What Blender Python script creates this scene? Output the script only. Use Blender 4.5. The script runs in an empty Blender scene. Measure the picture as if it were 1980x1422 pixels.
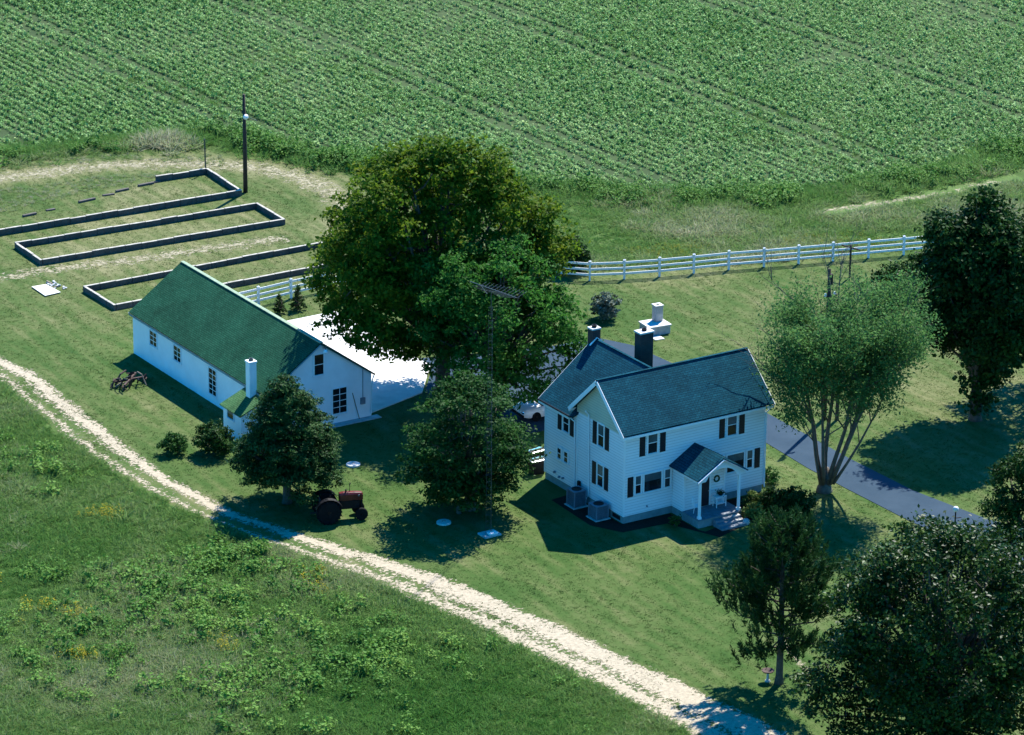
import bpy, bmesh, math, random
import numpy as np
from mathutils import Vector, Matrix

S = bpy.context.scene
COL = S.collection

# ------------------------------------------------------------------ camera, sky, sun, exposure
cd = bpy.data.cameras.new('camera'); cam = bpy.data.objects.new('camera', cd); COL.objects.link(cam)
YAW, PITCH, ROLL = 0.569599, 0.351966, 0.010621
fw = Vector((math.cos(PITCH)*math.sin(YAW), math.cos(PITCH)*math.cos(YAW), -math.sin(PITCH)))
rt = fw.cross(Vector((0, 0, 1))).normalized(); up = rt.cross(fw)
r2 = math.cos(ROLL)*rt + math.sin(ROLL)*up; u2 = -math.sin(ROLL)*rt + math.cos(ROLL)*up
M = Matrix((r2, u2, -fw)).transposed().to_4x4(); M.translation = (-115.9436, -169.1570, 84.7179)
cam.matrix_world = M
cd.sensor_width = 36; cd.lens = 7531.57/1980*36; cd.clip_start = 1; cd.clip_end = 3000
S.camera = cam

SUN_EL, SUN_AZ = math.radians(51.3), math.radians(56.9)      # azimuth from +Y towards +X
w = bpy.data.worlds.new('World'); S.world = w; w.use_nodes = True
nt = w.node_tree; nt.nodes.clear()
sky = nt.nodes.new('ShaderNodeTexSky'); sky.sky_type = 'NISHITA'; sky.sun_disc = False
sky.sun_elevation = SUN_EL; sky.sun_rotation = SUN_AZ; sky.altitude = 50; sky.air_density = 1.0; sky.dust_density = 0.2; sky.ozone_density = 6.0
hs = nt.nodes.new('ShaderNodeHueSaturation'); hs.inputs['Saturation'].default_value = 2.4
bg = nt.nodes.new('ShaderNodeBackground'); bg.inputs[1].default_value = 0.125
wo = nt.nodes.new('ShaderNodeOutputWorld')
nt.links.new(sky.outputs[0], hs.inputs['Color']); nt.links.new(hs.outputs[0], bg.inputs[0]); nt.links.new(bg.outputs[0], wo.inputs[0])
sd = bpy.data.lights.new('sun', 'SUN'); sd.energy = 4.5; sd.angle = math.radians(0.53); sd.color = (1.0, 0.96, 0.88)
sun = bpy.data.objects.new('sun', sd); COL.objects.link(sun)
tos = Vector((math.cos(SUN_EL)*math.sin(SUN_AZ), math.cos(SUN_EL)*math.cos(SUN_AZ), math.sin(SUN_EL)))
sun.rotation_euler = tos.to_track_quat('Z', 'Y').to_euler(); sun.location = (60, 60, 80)
S.view_settings.view_transform = 'Standard'; S.view_settings.look = 'None'
S.view_settings.gamma = 1; S.view_settings.use_curve_mapping = False; S.view_settings.exposure = 1.25
S.render.engine = 'CYCLES'
try:
    S.cycles.max_bounces = 3; S.cycles.diffuse_bounces = 1; S.cycles.glossy_bounces = 2
    S.cycles.transparent_max_bounces = 8; S.cycles.transmission_bounces = 2
except Exception: pass

RGT = np.array([0.842, -0.539, 0.0]); FWD = np.array([0.539, 0.842, 0.0])

# ------------------------------------------------------------------ materials
def newmat(name):
    m = bpy.data.materials.new(name); m.use_nodes = True
    t = m.node_tree; t.nodes.clear()
    o = t.nodes.new('ShaderNodeOutputMaterial'); b = t.nodes.new('ShaderNodeBsdfPrincipled')
    t.links.new(b.outputs[0], o.inputs[0])
    return m, t, b, o
def N(t, typ, **kw):
    n = t.nodes.new(typ)
    for k, v in kw.items():
        if k.startswith('i_'): n.inputs[k[2:].replace('_', ' ')].default_value = v
        else: setattr(n, k, v)
    return n
def ramp(t, stops, interp='LINEAR'):
    r = t.nodes.new('ShaderNodeValToRGB'); r.color_ramp.interpolation = interp
    e = r.color_ramp.elements
    while len(e) < len(stops): e.new(0.5)
    for i, (p, c) in enumerate(stops):
        e[i].position = p; e[i].color = (c, c, c, 1) if isinstance(c, (int, float)) else (*c, 1)
    return r
def mth(t, op, a, b=None, clamp=False):
    n = t.nodes.new('ShaderNodeMath'); n.operation = op; n.use_clamp = clamp
    for i, x in enumerate((a, b)):
        if x is None: continue
        if isinstance(x, (int, float)): n.inputs[i].default_value = x
        else: t.links.new(x, n.inputs[i])
    return n.outputs[0]
def mixc(t, f, a, b, mode='MIX'):
    n = t.nodes.new('ShaderNodeMix'); n.data_type = 'RGBA'; n.blend_type = mode
    for i, x in ((0, f), (6, a), (7, b)):
        if isinstance(x, (int, float)): n.inputs[i].default_value = x
        elif isinstance(x, tuple): n.inputs[i].default_value = (*x, 1)
        else: t.links.new(x, n.inputs[i])
    return n.outputs[2]
def noise(t, vec, scale, detail=4, rough=.6, dist=0.):
    n = N(t, 'ShaderNodeTexNoise', i_Scale=scale, i_Detail=detail, i_Roughness=rough, i_Distortion=dist)
    if vec is not None: t.links.new(vec, n.inputs['Vector'])
    return n.outputs[0]
def objco(t):
    return N(t, 'ShaderNodeTexCoord').outputs['Object']
def bump(t, b, h, strength=.3, dist=.02):
    n = N(t, 'ShaderNodeBump', i_Strength=strength, i_Distance=dist)
    t.links.new(h, n.inputs['Height']); t.links.new(n.outputs[0], b.inputs['Normal'])
def plain(name, c, rough=.6, var=.25, scale=3., metal=0., bmp=0., spec=.4):
    m, t, b, o = newmat(name); co = objco(t)
    n1 = noise(t, co, scale, 3)
    d = tuple(x*(1-var) for x in c); l = tuple(min(1, x*(1+var)) for x in c)
    r = ramp(t, [(.3, d), (.7, l)]); t.links.new(n1, r.inputs[0]); t.links.new(r.outputs[0], b.inputs['Base Color'])
    b.inputs['Roughness'].default_value = rough; b.inputs['Metallic'].default_value = metal
    b.inputs['Specular IOR Level'].default_value = spec
    if bmp: bump(t, b, noise(t, co, scale*6, 4), bmp, .02)
    return m
def sidingmat(name, c, pitch=.115, dirt=.12):
    m, t, b, o = newmat(name); co = objco(t)
    sx = N(t, 'ShaderNodeSeparateXYZ'); t.links.new(co, sx.inputs[0])
    fr = mth(t, 'FRACT', mth(t, 'DIVIDE', sx.outputs[2], pitch))
    n1 = noise(t, co, .8, 5)
    r = ramp(t, [(.25, tuple(x*(1-dirt) for x in c)), (.6, c)]); t.links.new(n1, r.inputs[0])
    edge = ramp(t, [(0., .66), (.12, .72), (.22, 1.), (1., 1.)]); t.links.new(fr, edge.inputs[0])
    t.links.new(mixc(t, 1., r.outputs[0], edge.outputs[0], 'MULTIPLY'), b.inputs['Base Color'])
    bump(t, b, mth(t, 'SUBTRACT', 1., fr), .5, .02)
    b.inputs['Roughness'].default_value = .5
    return m
def shinglemat(name, c1, c2, axis, k, course=.14, tab=.3, patch=None):
    m, t, b, o = newmat(name); co = objco(t)
    sx = N(t, 'ShaderNodeSeparateXYZ'); t.links.new(co, sx.inputs[0])
    cb = N(t, 'ShaderNodeCombineXYZ'); t.links.new(sx.outputs[axis], cb.inputs[0]); t.links.new(mth(t, 'MULTIPLY', sx.outputs[2], k), cb.inputs[1])
    br = N(t, 'ShaderNodeTexBrick', offset=.5, i_Scale=1.0, i_Mortar_Size=.012, i_Mortar_Smooth=.3, i_Bias=-.1, i_Brick_Width=tab, i_Row_Height=course)
    br.inputs['Color1'].default_value = (*c1, 1); br.inputs['Color2'].default_value = (*c2, 1)
    br.inputs['Mortar'].default_value = tuple(x*.4 for x in c1) + (1,)
    t.links.new(cb.outputs[0], br.inputs['Vector'])
    n1 = noise(t, co, .55, 6, .65); rr = ramp(t, [(.3, .72), (.7, 1.22)]); t.links.new(n1, rr.inputs[0])
    n2 = noise(t, co, 14., 3); r2_ = ramp(t, [(.3, .72), (.72, 1.35)]); t.links.new(n2, r2_.inputs[0])
    c = mixc(t, 1., mixc(t, 1., br.outputs[0], rr.outputs[0], 'MULTIPLY'), r2_.outputs[0], 'MULTIPLY')
    t.links.new(c, b.inputs['Base Color'])
    fr = mth(t, 'FRACT', mth(t, 'DIVIDE', mth(t, 'MULTIPLY', sx.outputs[2], k), course))
    bump(t, b, mth(t, 'SUBTRACT', 1., fr), .5, .015)
    b.inputs['Roughness'].default_value = .9; b.inputs['Specular IOR Level'].default_value = .05
    return m
def brickmat(name, c1, c2, mort, bw=.22, rh=.075):
    m, t, b, o = newmat(name); co = objco(t)
    sx = N(t, 'ShaderNodeSeparateXYZ'); t.links.new(co, sx.inputs[0])
    cb = N(t, 'ShaderNodeCombineXYZ'); t.links.new(mth(t, 'ADD', sx.outputs[0], sx.outputs[1]), cb.inputs[0]); t.links.new(sx.outputs[2], cb.inputs[1])
    br = N(t, 'ShaderNodeTexBrick', i_Scale=1., i_Mortar_Size=.008, i_Brick_Width=bw, i_Row_Height=rh)
    br.inputs['Color1'].default_value = (*c1, 1); br.inputs['Color2'].default_value = (*c2, 1); br.inputs['Mortar'].default_value = (*mort, 1)
    t.links.new(cb.outputs[0], br.inputs['Vector'])
    n1 = noise(t, co, 2.5, 5); rr = ramp(t, [(.3, .7), (.7, 1.15)]); t.links.new(n1, rr.inputs[0])
    t.links.new(mixc(t, 1., br.outputs[0], rr.outputs[0], 'MULTIPLY'), b.inputs['Base Color'])
    bump(t, b, br.outputs[1], -.4, .01); b.inputs['Roughness'].default_value = .85
    return m
def leafmat(name, stops, trans=.25, rough=.55, tint=False, nscale=.5, gloss=.07):
    """foliage: colour per leaf, drifting over the crown; some light passes through"""
    m, t, b, o = newmat(name)
    g = N(t, 'ShaderNodeNewGeometry')
    n1 = noise(t, g.outputs['Position'], nscale, 3)
    if tint:
        a = N(t, 'ShaderNodeAttribute', attribute_type='INSTANCER', attribute_name='tint'); oi = N(t, 'ShaderNodeObjectInfo')
        f = mth(t, 'ADD', mth(t, 'MULTIPLY', a.outputs['Fac'], .7), mth(t, 'ADD', mth(t, 'MULTIPLY', oi.outputs['Random'], .15), mth(t, 'MULTIPLY', g.outputs['Random Per Island'], .15)))
    else:
        f = mth(t, 'ADD', mth(t, 'MULTIPLY', g.outputs['Random Per Island'], .5), mth(t, 'MULTIPLY', mth(t, 'SUBTRACT', n1, .25), 1.))
    r = ramp(t, stops); t.links.new(f, r.inputs[0])
    t.links.new(r.outputs[0], b.inputs['Base Color']); b.inputs['Roughness'].default_value = rough
    b.inputs['Specular IOR Level'].default_value = gloss
    tr = N(t, 'ShaderNodeBsdfTranslucent'); t.links.new(r.outputs[0], tr.inputs[0])
    mx = N(t, 'ShaderNodeMixShader'); mx.inputs[0].default_value = trans
    t.links.new(b.outputs[0], mx.inputs[1]); t.links.new(tr.outputs[0], mx.inputs[2]); t.links.new(mx.outputs[0], o.inputs[0])
    return m

MT = {}
MT['siding'] = sidingmat('white_siding', (.88, .88, .88), .17, .07)
MT['trim'] = plain('white_trim', (.87, .87, .86), .45, .04, 2.)
MT['cream'] = sidingmat('cream_gable', (.62, .60, .44), .16, .1)
MT['block'] = plain('painted_block', (.84, .85, .85), .6, .06, .9, bmp=.06)
MT['found'] = plain('grey_foundation', (.20, .27, .27), .8, .15, 3., bmp=.2)
MT['roof'] = shinglemat('blue_grey_shingle', (.003, .044, .066), (.006, .062, .088), 0, 1.5)
MT['roofy'] = shinglemat('blue_grey_shingle_wing', (.003, .044, .066), (.006, .062, .088), 1, 1.6)
MT['groof'] = shinglemat('green_shingle', (.012, .066, .036), (.020, .086, .048), 1, 1.75, .13)
MT['lroof'] = shinglemat('sunlit_lean_to_shingle', (.045, .120, .045), (.070, .150, .060), 1, 2.5, .13)  # lighter, yellower green puts the fuller sun on this roof into its colour
MT['ridge'] = plain('sunlit_ridge_cap', (.22, .30, .20), .8, .2, 4.)  # pale tone paints in the sunlit far edge along the garage roof top
MT['brick'] = brickmat('dark_brick', (.075, .032, .026), (.045, .022, .02), (.07, .06, .055))
MT['conc'] = plain('concrete', (.60, .59, .55), .85, .12, 1.2, bmp=.15)
MT['concgrey'] = plain('grey_concrete', (.42, .42, .41), .9, .25, 2.5, bmp=.3)
MT['shutter'] = plain('black_shutter', (.012, .012, .018), .4, .2, 6.)
MT['glass'] = plain('window_glass', (.010, .012, .016), .08, .2, 1., spec=.5)
MT['curtain'] = plain('curtained_glass', (.075, .10, .11), .12, .3, 2., spec=.5)
MT['dark'] = plain('black_metal', (.009, .009, .011), .5, .3, 5., spec=.15)
MT['tyre'] = plain('black_rubber', (.008, .008, .009), .8, .3, 6., spec=.1)
MT['red'] = plain('faded_red_paint', (.11, .012, .009), .35, .3, 4.)
MT['steel'] = plain('galvanised_steel', (.07, .085, .085), .45, .25, 8., metal=.6)
MT['rust'] = plain('rusty_iron', (.055, .030, .024), .8, .5, 5., bmp=.4)
MT['wood'] = plain('weathered_timber', (.17, .14, .105), .85, .35, 4., bmp=.3)
MT['poleW'] = plain('dark_pole_timber', (.040, .028, .022), .85, .35, 5., bmp=.3)
MT['decking'] = plain('grey_deck', (.15, .18, .21), .7, .25, 4.)
MT['stepm'] = plain('sunlit_step', (.50, .47, .42), .8, .15, 4.)  # pale tone for sunlight on the step ends
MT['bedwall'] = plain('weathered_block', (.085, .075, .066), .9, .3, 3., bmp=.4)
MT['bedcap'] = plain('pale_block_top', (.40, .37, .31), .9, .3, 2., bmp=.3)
MT['bark'] = plain('bark', (.085, .068, .052), .9, .4, 5., bmp=.6)
MT['barkp'] = plain('pale_bark', (.11, .095, .075), .9, .35, 5., bmp=.6)
MT['carw'] = plain('white_car_paint', (.78, .79, .80), .2, .04, 1.)
MT['chrome'] = plain('bright_metal', (.75, .76, .78), .15, .05, 2., metal=1.)
MT['acgrey'] = plain('grey_unit_paint', (.15, .19, .23), .5, .15, 4.)
MT['ply'] = plain('pale_board', (.66, .62, .52), .8, .15, 2.)
MT['lamp'] = plain('white_globe', (.8, .8, .78), .3, .03, 2.)
MT['green'] = plain('wreath_green', (.03, .07, .03), .8, .4, 20.)

# ------------------------------------------------------------------ mesh helpers
class MB:
    def __init__(s): s.v = []; s.f = []
    def add(s, vs, fs):
        n = len(s.v); s.v += [tuple(v) for v in vs]; s.f += [tuple(i+n for i in f) for f in fs]; return s
    def box(s, x0, x1, y0, y1, z0, z1):
        return s.add([(x0,y0,z0),(x1,y0,z0),(x1,y1,z0),(x0,y1,z0),(x0,y0,z1),(x1,y0,z1),(x1,y1,z1),(x0,y1,z1)],
                     [(0,3,2,1),(4,5,6,7),(0,1,5,4),(1,2,6,5),(2,3,7,6),(3,0,4,7)])
    def fbox(s, o, u, n, u0, u1, n0, n1, z0, z1):
        o, u, n = Vector(o), Vector(u), Vector(n); z = Vector((0,0,1)); vs = []
        for c in ((u0,n0,z0),(u1,n0,z0),(u1,n1,z0),(u0,n1,z0),(u0,n0,z1),(u1,n0,z1),(u1,n1,z1),(u0,n1,z1)):
            vs.append(o+u*c[0]+n*c[1]+z*c[2])
        return s.add(vs, [(0,3,2,1),(4,5,6,7),(0,1,5,4),(1,2,6,5),(2,3,7,6),(3,0,4,7)])
    def slab(s, pts, th):
        p = [Vector(q) for q in pts]; n = (p[1]-p[0]).cross(p[2]-p[0]).normalized()
        if n.z < 0: p.reverse(); n = -n
        k = len(p); q = [a-n*th for a in p]
        return s.add(p+q, [tuple(range(k)), tuple(range(2*k-1, k-1, -1))]+[(i, k+i, k+(i+1)%k, (i+1)%k) for i in range(k)])
    def prism(s, prof, ax, a0, a1):
        """profile of (p,z) extruded along ax ('x': p is y, 'y': p is x)"""
        k = len(prof); mk = (lambda p, z, a: (a, p, z)) if ax == 'x' else (lambda p, z, a: (p, a, z))
        vs = [mk(p, z, a0) for p, z in prof]+[mk(p, z, a1) for p, z in prof]
        return s.add(vs, [tuple(range(k)), tuple(range(2*k-1, k-1, -1))]+[(i, k+i, k+(i+1)%k, (i+1)%k) for i in range(k)])
    def beam(s, a, b, wd, ht, upv=(0,0,1)):
        a, b = Vector(a), Vector(b); d = (b-a).normalized(); sx = d.cross(Vector(upv))
        if sx.length < 1e-4: sx = d.cross(Vector((1,0,0)))
        sx.normalize(); uu = sx.cross(d); vs = []
        for p in (a, b):
            for i, j in ((-1,-1),(1,-1),(1,1),(-1,1)): vs.append(p+sx*i*wd/2+uu*j*ht/2)
        return s.add(vs, [(0,1,2,3),(7,6,5,4),(0,4,5,1),(1,5,6,2),(2,6,7,3),(3,7,4,0)])
    def tube(s, pts, rs, seg=8, cap=True):
        P = [Vector(p) for p in pts]; n0 = len(s.v); vs = []; fs = []
        for i, p in enumerate(P):
            d = (P[min(i+1, len(P)-1)]-P[max(i-1, 0)]).normalized()
            a = d.cross(Vector((0,0,1)))
            if a.length < .05: a = d.cross(Vector((1,0,0)))
            a.normalize(); b = d.cross(a); r = rs[i] if isinstance(rs, (list, tuple)) else rs
            for j in range(seg):
                t = 2*math.pi*j/seg; vs.append(p+a*math.cos(t)*r+b*math.sin(t)*r)
        for i in range(len(P)-1):
            for j in range(seg):
                k = (j+1) % seg; fs.append((i*seg+j, i*seg+k, (i+1)*seg+k, (i+1)*seg+j))
        if cap: fs += [tuple(range(seg-1, -1, -1)), tuple((len(P)-1)*seg+j for j in range(seg))]
        return s.add(vs, fs)
    def lathe(s, o, axis, prof, seg=20):
        """prof: (radius, distance along axis)"""
        o = Vector(o); ax = Vector(axis).normalized(); a = ax.cross(Vector((0,0,1)))
        if a.length < .05: a = ax.cross(Vector((1,0,0)))
        a.normalize(); b = ax.cross(a); vs = []; fs = []
        for r, h in prof:
            for j in range(seg):
                t = 2*math.pi*j/seg; vs.append(o+ax*h+(a*math.cos(t)+b*math.sin(t))*r)
        for i in range(len(prof)-1):
            for j in range(seg):
                k = (j+1) % seg; fs.append((i*seg+j, i*seg+k, (i+1)*seg+k, (i+1)*seg+j))
        fs += [tuple(range(seg-1, -1, -1)), tuple((len(prof)-1)*seg+j for j in range(seg))]
        return s.add(vs, fs)
    def loft(s, secs):
        k = len(secs[0]); fs = []
        for i in range(len(secs)-1):
            for j in range(k): fs.append((i*k+j, i*k+(j+1)%k, (i+1)*k+(j+1)%k, (i+1)*k+j))
        fs += [tuple(range(k-1, -1, -1)), tuple((len(secs)-1)*k+j for j in range(k))]
        return s.add([p for q in secs for p in q], fs)
    def build(s, name, mat, parent=None, bev=0., smooth=False):
        me = bpy.data.meshes.new(name); me.from_pydata(s.v, [], s.f)
        bm = bmesh.new(); bm.from_mesh(me)
        bmesh.ops.recalc_face_normals(bm, faces=bm.faces)
        if bev: bmesh.ops.bevel(bm, geom=list(bm.edges), offset=bev, segments=1, affect='EDGES', clamp_overlap=True)
        bm.to_mesh(me); bm.free()
        if smooth:
            for p in me.polygons: p.use_smooth = True
        me.materials.append(MT[mat] if isinstance(mat, str) else mat)
        o = bpy.data.objects.new(name, me); COL.objects.link(o)
        if parent: o.parent = parent
        return o
def tag(o, label=None, cat=None, group=None, kind=None):
    if label: o['label'] = label
    if cat: o['category'] = cat
    if group: o['group'] = group
    if kind: o['kind'] = kind
    return o
def empty(name, loc, label, cat, rz=0., group=None):
    o = bpy.data.objects.new(name, None); COL.objects.link(o); o.location = loc; o.rotation_euler = (0, 0, rz); o.empty_display_size = .3
    return tag(o, label, cat, group)
def share(name, src, parent, loc=(0,0,0), rz=0.):
    o = bpy.data.objects.new(name, src.data); COL.objects.link(o); o.parent = parent; o.location = loc; o.rotation_euler = (0, 0, rz); return o
def inpoly(P, poly):
    x, y = P[:, 0], P[:, 1]; r = np.zeros(len(P), bool); q = np.array(poly); j = len(q)-1
    for i in range(len(q)):
        with np.errstate(divide='ignore', invalid='ignore'):
            c = ((q[i,1] > y) != (q[j,1] > y)) & (x < (q[j,0]-q[i,0])*(y-q[i,1])/(q[j,1]-q[i,1])+q[i,0])
        r ^= c; j = i
    return r
def npmesh(name, V, F, mat, parent=None, smooth=False):
    me = bpy.data.meshes.new(name); k = F.shape[1]
    me.vertices.add(len(V)); me.vertices.foreach_set('co', np.ascontiguousarray(V, dtype=np.float32).ravel())
    me.loops.add(F.size); me.loops.foreach_set('vertex_index', np.ascontiguousarray(F, dtype=np.int32).ravel())
    me.polygons.add(len(F)); me.polygons.foreach_set('loop_start', np.arange(0, F.size, k, dtype=np.int32))
    me.update(calc_edges=True)
    if smooth: me.polygons.foreach_set('use_smooth', np.ones(len(F), bool))
    me.materials.append(MT[mat] if isinstance(mat, str) else mat)
    o = bpy.data.objects.new(name, me); COL.objects.link(o)
    if parent: o.parent = parent
    return o
def fbm(P, seed, scale):
    """cheap value noise from summed sines"""
    g = np.random.default_rng(seed); v = np.zeros(len(P))
    for o in range(5):
        for _ in range(3):
            a = g.uniform(0, 6.28); k = scale*1.7**o; ph = g.uniform(0, 6.28)
            v += np.sin((P[:,0]*np.cos(a)+P[:,1]*np.sin(a))*k+ph+1.3*np.sin((P[:,0]*np.sin(a)-P[:,1]*np.cos(a))*k*.7+ph*2))/1.5**o
    return v/5.

# ------------------------------------------------------------------ ground
def sheet(name, poly, z, mat):
    me = bpy.data.meshes.new(name); bm = bmesh.new()
    bm.faces.new([bm.verts.new((x, y, z)) for x, y in poly]); bmesh.ops.recalc_face_normals(bm, faces=bm.faces)
    for f in bm.faces:
        if f.normal.z < 0: f.normal_flip()
    bmesh.ops.triangulate(bm, faces=bm.faces); bm.to_mesh(me); bm.free(); me.materials.append(mat if not isinstance(mat, str) else MT[mat])
    o = bpy.data.objects.new(name, me); COL.objects.link(o); o['kind'] = 'structure'; return o
def lawn_material():
    m, t, b, o = newmat('lawn'); g = N(t, 'ShaderNodeNewGeometry'); P = g.outputs['Position']
    a = N(t, 'ShaderNodeAttribute', attribute_name='dry')
    mp = N(t, 'ShaderNodeMapping', i_Scale=(1., .16, 1.), i_Rotation=(0, 0, .06)); t.links.new(P, mp.inputs[0])
    stripes = noise(t, mp.outputs[0], 1.1, 3)
    big = noise(t, P, .12, 5, .6); mid = noise(t, P, 1.2, 6, .7); fine = noise(t, P, 9., 4, .7)
    s = mth(t, 'ADD', mth(t, 'MULTIPLY', big, .55), mth(t, 'ADD', mth(t, 'MULTIPLY', mid, .26), mth(t, 'MULTIPLY', stripes, .51)))
    wv = N(t, 'ShaderNodeTexWave', bands_direction='X', i_Scale=.28, i_Distortion=2.2, i_Detail=2., i_Detail_Scale=.6); mw = N(t, 'ShaderNodeMapping', i_Rotation=(0, 0, .10)); t.links.new(P, mw.inputs[0]); t.links.new(mw.outputs[0], wv.inputs['Vector'])
    s = mth(t, 'ADD', s, mth(t, 'MULTIPLY', mth(t, 'SUBTRACT', wv.outputs['Fac'], .5), .05))
    s = mth(t, 'ADD', s, mth(t, 'MULTIPLY', a.outputs['Fac'], .28))
    r = ramp(t, [(.42, (.024, .066, .011)), (.56, (.043, .087, .018)), (.68, (.068, .105, .028)), (.80, (.112, .130, .048)), (.95, (.19, .185, .09))])
    t.links.new(s, r.inputs[0])
    fr = ramp(t, [(.3, .78), (.7, 1.18)]); t.links.new(fine, fr.inputs[0])
    t.links.new(mixc(t, 1., r.outputs[0], fr.outputs[0], 'MULTIPLY'), b.inputs['Base Color'])
    b.inputs['Roughness'].default_value = .95; b.inputs['Specular IOR Level'].default_value = .1
    return m
MT['lawn'] = lawn_material()
def rough_material(name, stops):
    m, t, b, o = newmat(name); g = N(t, 'ShaderNodeNewGeometry'); P = g.outputs['Position']
    s = mth(t, 'ADD', mth(t, 'MULTIPLY', noise(t, P, .35, 5), .6), mth(t, 'MULTIPLY', noise(t, P, 5., 5), .4))
    r = ramp(t, stops); t.links.new(s, r.inputs[0]); t.links.new(r.outputs[0], b.inputs['Base Color'])
    b.inputs['Roughness'].default_value = .95; b.inputs['Specular IOR Level'].default_value = .1
    return m
MT['rough'] = rough_material('rough_grass_ground', [(.35, (.055, .110, .024)), (.55, (.095, .150, .042)), (.7, (.17, .19, .085))])
MT['soil'] = rough_material('field_soil', [(.35, (.03, .055, .02)), (.6, (.055, .085, .032)), (.75, (.11, .11, .055))])
MT['shade_mulch'] = rough_material('shade_mulch', [(.35, (.014, .012, .009)), (.6, (.030, .022, .016)), (.75, (.05, .04, .028))])  # near-black brown bed colour, also deepens the shade beside the walls

BACKPATH = [(-14,78.6),(-2.1,77.7),(3.9,77.1),(9.2,75.2),(12.4,73.4),(15.2,70.6),(16.8,66.5),(16.9,62.),(15.5,57),(12,53)]
def ground():
    nx, ny = 171, 201
    xs = np.concatenate([[-1500,-400,-150], np.linspace(-60,110,nx), [200,500,2000]]); ys = np.concatenate([[-1500,-400,-150], np.linspace(-60,140,ny), [250,600,2500]])
    X, Y = np.meshgrid(xs, ys); V = np.stack([X.ravel(), Y.ravel(), np.zeros(X.size)], 1)
    i = np.arange(len(ys)-1)[:,None]*len(xs)+np.arange(len(xs)-1)[None,:]; i = i.ravel()
    F = np.stack([i, i+1, i+1+len(xs), i+len(xs)], 1)
    o = npmesh('ground', V, F, 'lawn'); o['kind'] = 'structure'
    dry = .62*np.exp(-(((V[:,0]-2)/16)**2+((V[:,1]-60)/14)**2)) + .35*np.exp(-(((V[:,0]-30)/16)**2+((V[:,1]-14)/13)**2)) + .3*np.exp(-(((V[:,0]-32)/5)**2+((V[:,1]-4)/4)**2))
    dry += .25*np.exp(-(((V[:,0]-27)/5)**2+((V[:,1]-33.6)/1.6)**2)) + .5*np.exp(-(((V[:,0]-33)/12)**2+((V[:,1]-39)/8)**2))*.5
    bp = np.array(BACKPATH); dm = np.full(len(V), 1e9)
    for q in range(len(bp)-1):
        a, c = bp[q], bp[q+1]; d = c-a; tt = np.clip(((V[:,:2]-a)@d)/(d@d), 0, 1); dm = np.minimum(dm, np.linalg.norm(V[:,:2]-a-tt[:,None]*d, axis=1))
    dry += .9*np.exp(-(dm/1.6)**2)
    at = o.data.attributes.new('dry', 'FLOAT', 'POINT'); at.data.foreach_set('value', dry.astype(np.float32))
ground()

FIELD = [(-60,92),(-20,84.5),(0.4,83.4),(8.8,82.8),(15.9,80.2),(20.1,72.5),(22.6,67.6),(31.9,55.0),(36,51.2),(43.5,46.4),(51.8,45.0),(61.5,45.2),(66.6,46.6),(110,57),(160,120),(120,220),(-60,220)]
sheet('crop_field_soil', FIELD, .006, 'soil')
LANE_R = [(-17.6,56),(-18.3,50),(-18.5,43.0),(-17.7,40.3),(-18.2,33.7),(-18.6,24.8),(-18.7,18.1),(-18.2,13.7),(-16.7,8.7),(-14.7,4.0),(-12.8,-1.0),(-11.6,-7.1),(-10.6,-13.2),(-9.7,-19.1),(-9.0,-24.2),(-8.6,-27.0),(-7.6,-36),(-6.5,-50)]
LANE_L = [(-20.4,56),(-20.3,50),(-20.4,43.5),(-20.3,39.6),(-20.6,33.9),(-21.2,26.2),(-20.9,20.2),(-20.4,15.0),(-19.2,10.2),(-17.7,4.9),(-16.3,0),(-14.8,-7.2),(-13.7,-13.6),(-12.8,-19.8),(-12.3,-24.8),(-11.9,-28.),(-11,-37),(-10,-51)]
WEEDS = [(x-.15, y) for x, y in LANE_L]+[(-70,-60),(-90,60)]
sheet('weedy_field_ground', WEEDS, .006, 'rough')
MEADOW = [(20.5,41),(24,38.3),(29,35.6),(36,33.4),(44,31.2),(56,28),(62,34),(62,44.5),(51.8,44.6),(43.5,46),(36,51),(31.9,54.8),(26,61),(21,60),(19,50)]
sheet('meadow_ground', MEADOW, .004, 'rough')

def strip(name, L, R, mat, z, n=160):
    def res(p):
        p = np.array(p, float); d = np.concatenate([[0], np.cumsum(np.linalg.norm(np.diff(p, axis=0), axis=1))]); s = np.linspace(0, d[-1], n)
        return np.stack([np.interp(s, d, p[:,0]), np.interp(s, d, p[:,1])], 1)
    a, b = res(L), res(R)
    for _ in range(3):
        for q in (a, b): q[1:-1] = (q[:-2]+2*q[1:-1]+q[2:])/4
    V = np.zeros((2*n, 3)); V[0::2,:2] = a; V[1::2,:2] = b; V[:,2] = z
    i = np.arange(n-1)*2; F = np.stack([i, i+1, i+3, i+2], 1)
    o = npmesh(name, V, F, mat); uv = o.data.uv_layers.new(name='UVMap'); fl = F.ravel()
    u = (fl % 2).astype(np.float32); vv = (fl//2)/(n-1.); uv.data.foreach_set('uv', np.stack([u, vv], 1).astype(np.float32).ravel())
    o['kind'] = 'structure'; return o
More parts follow.
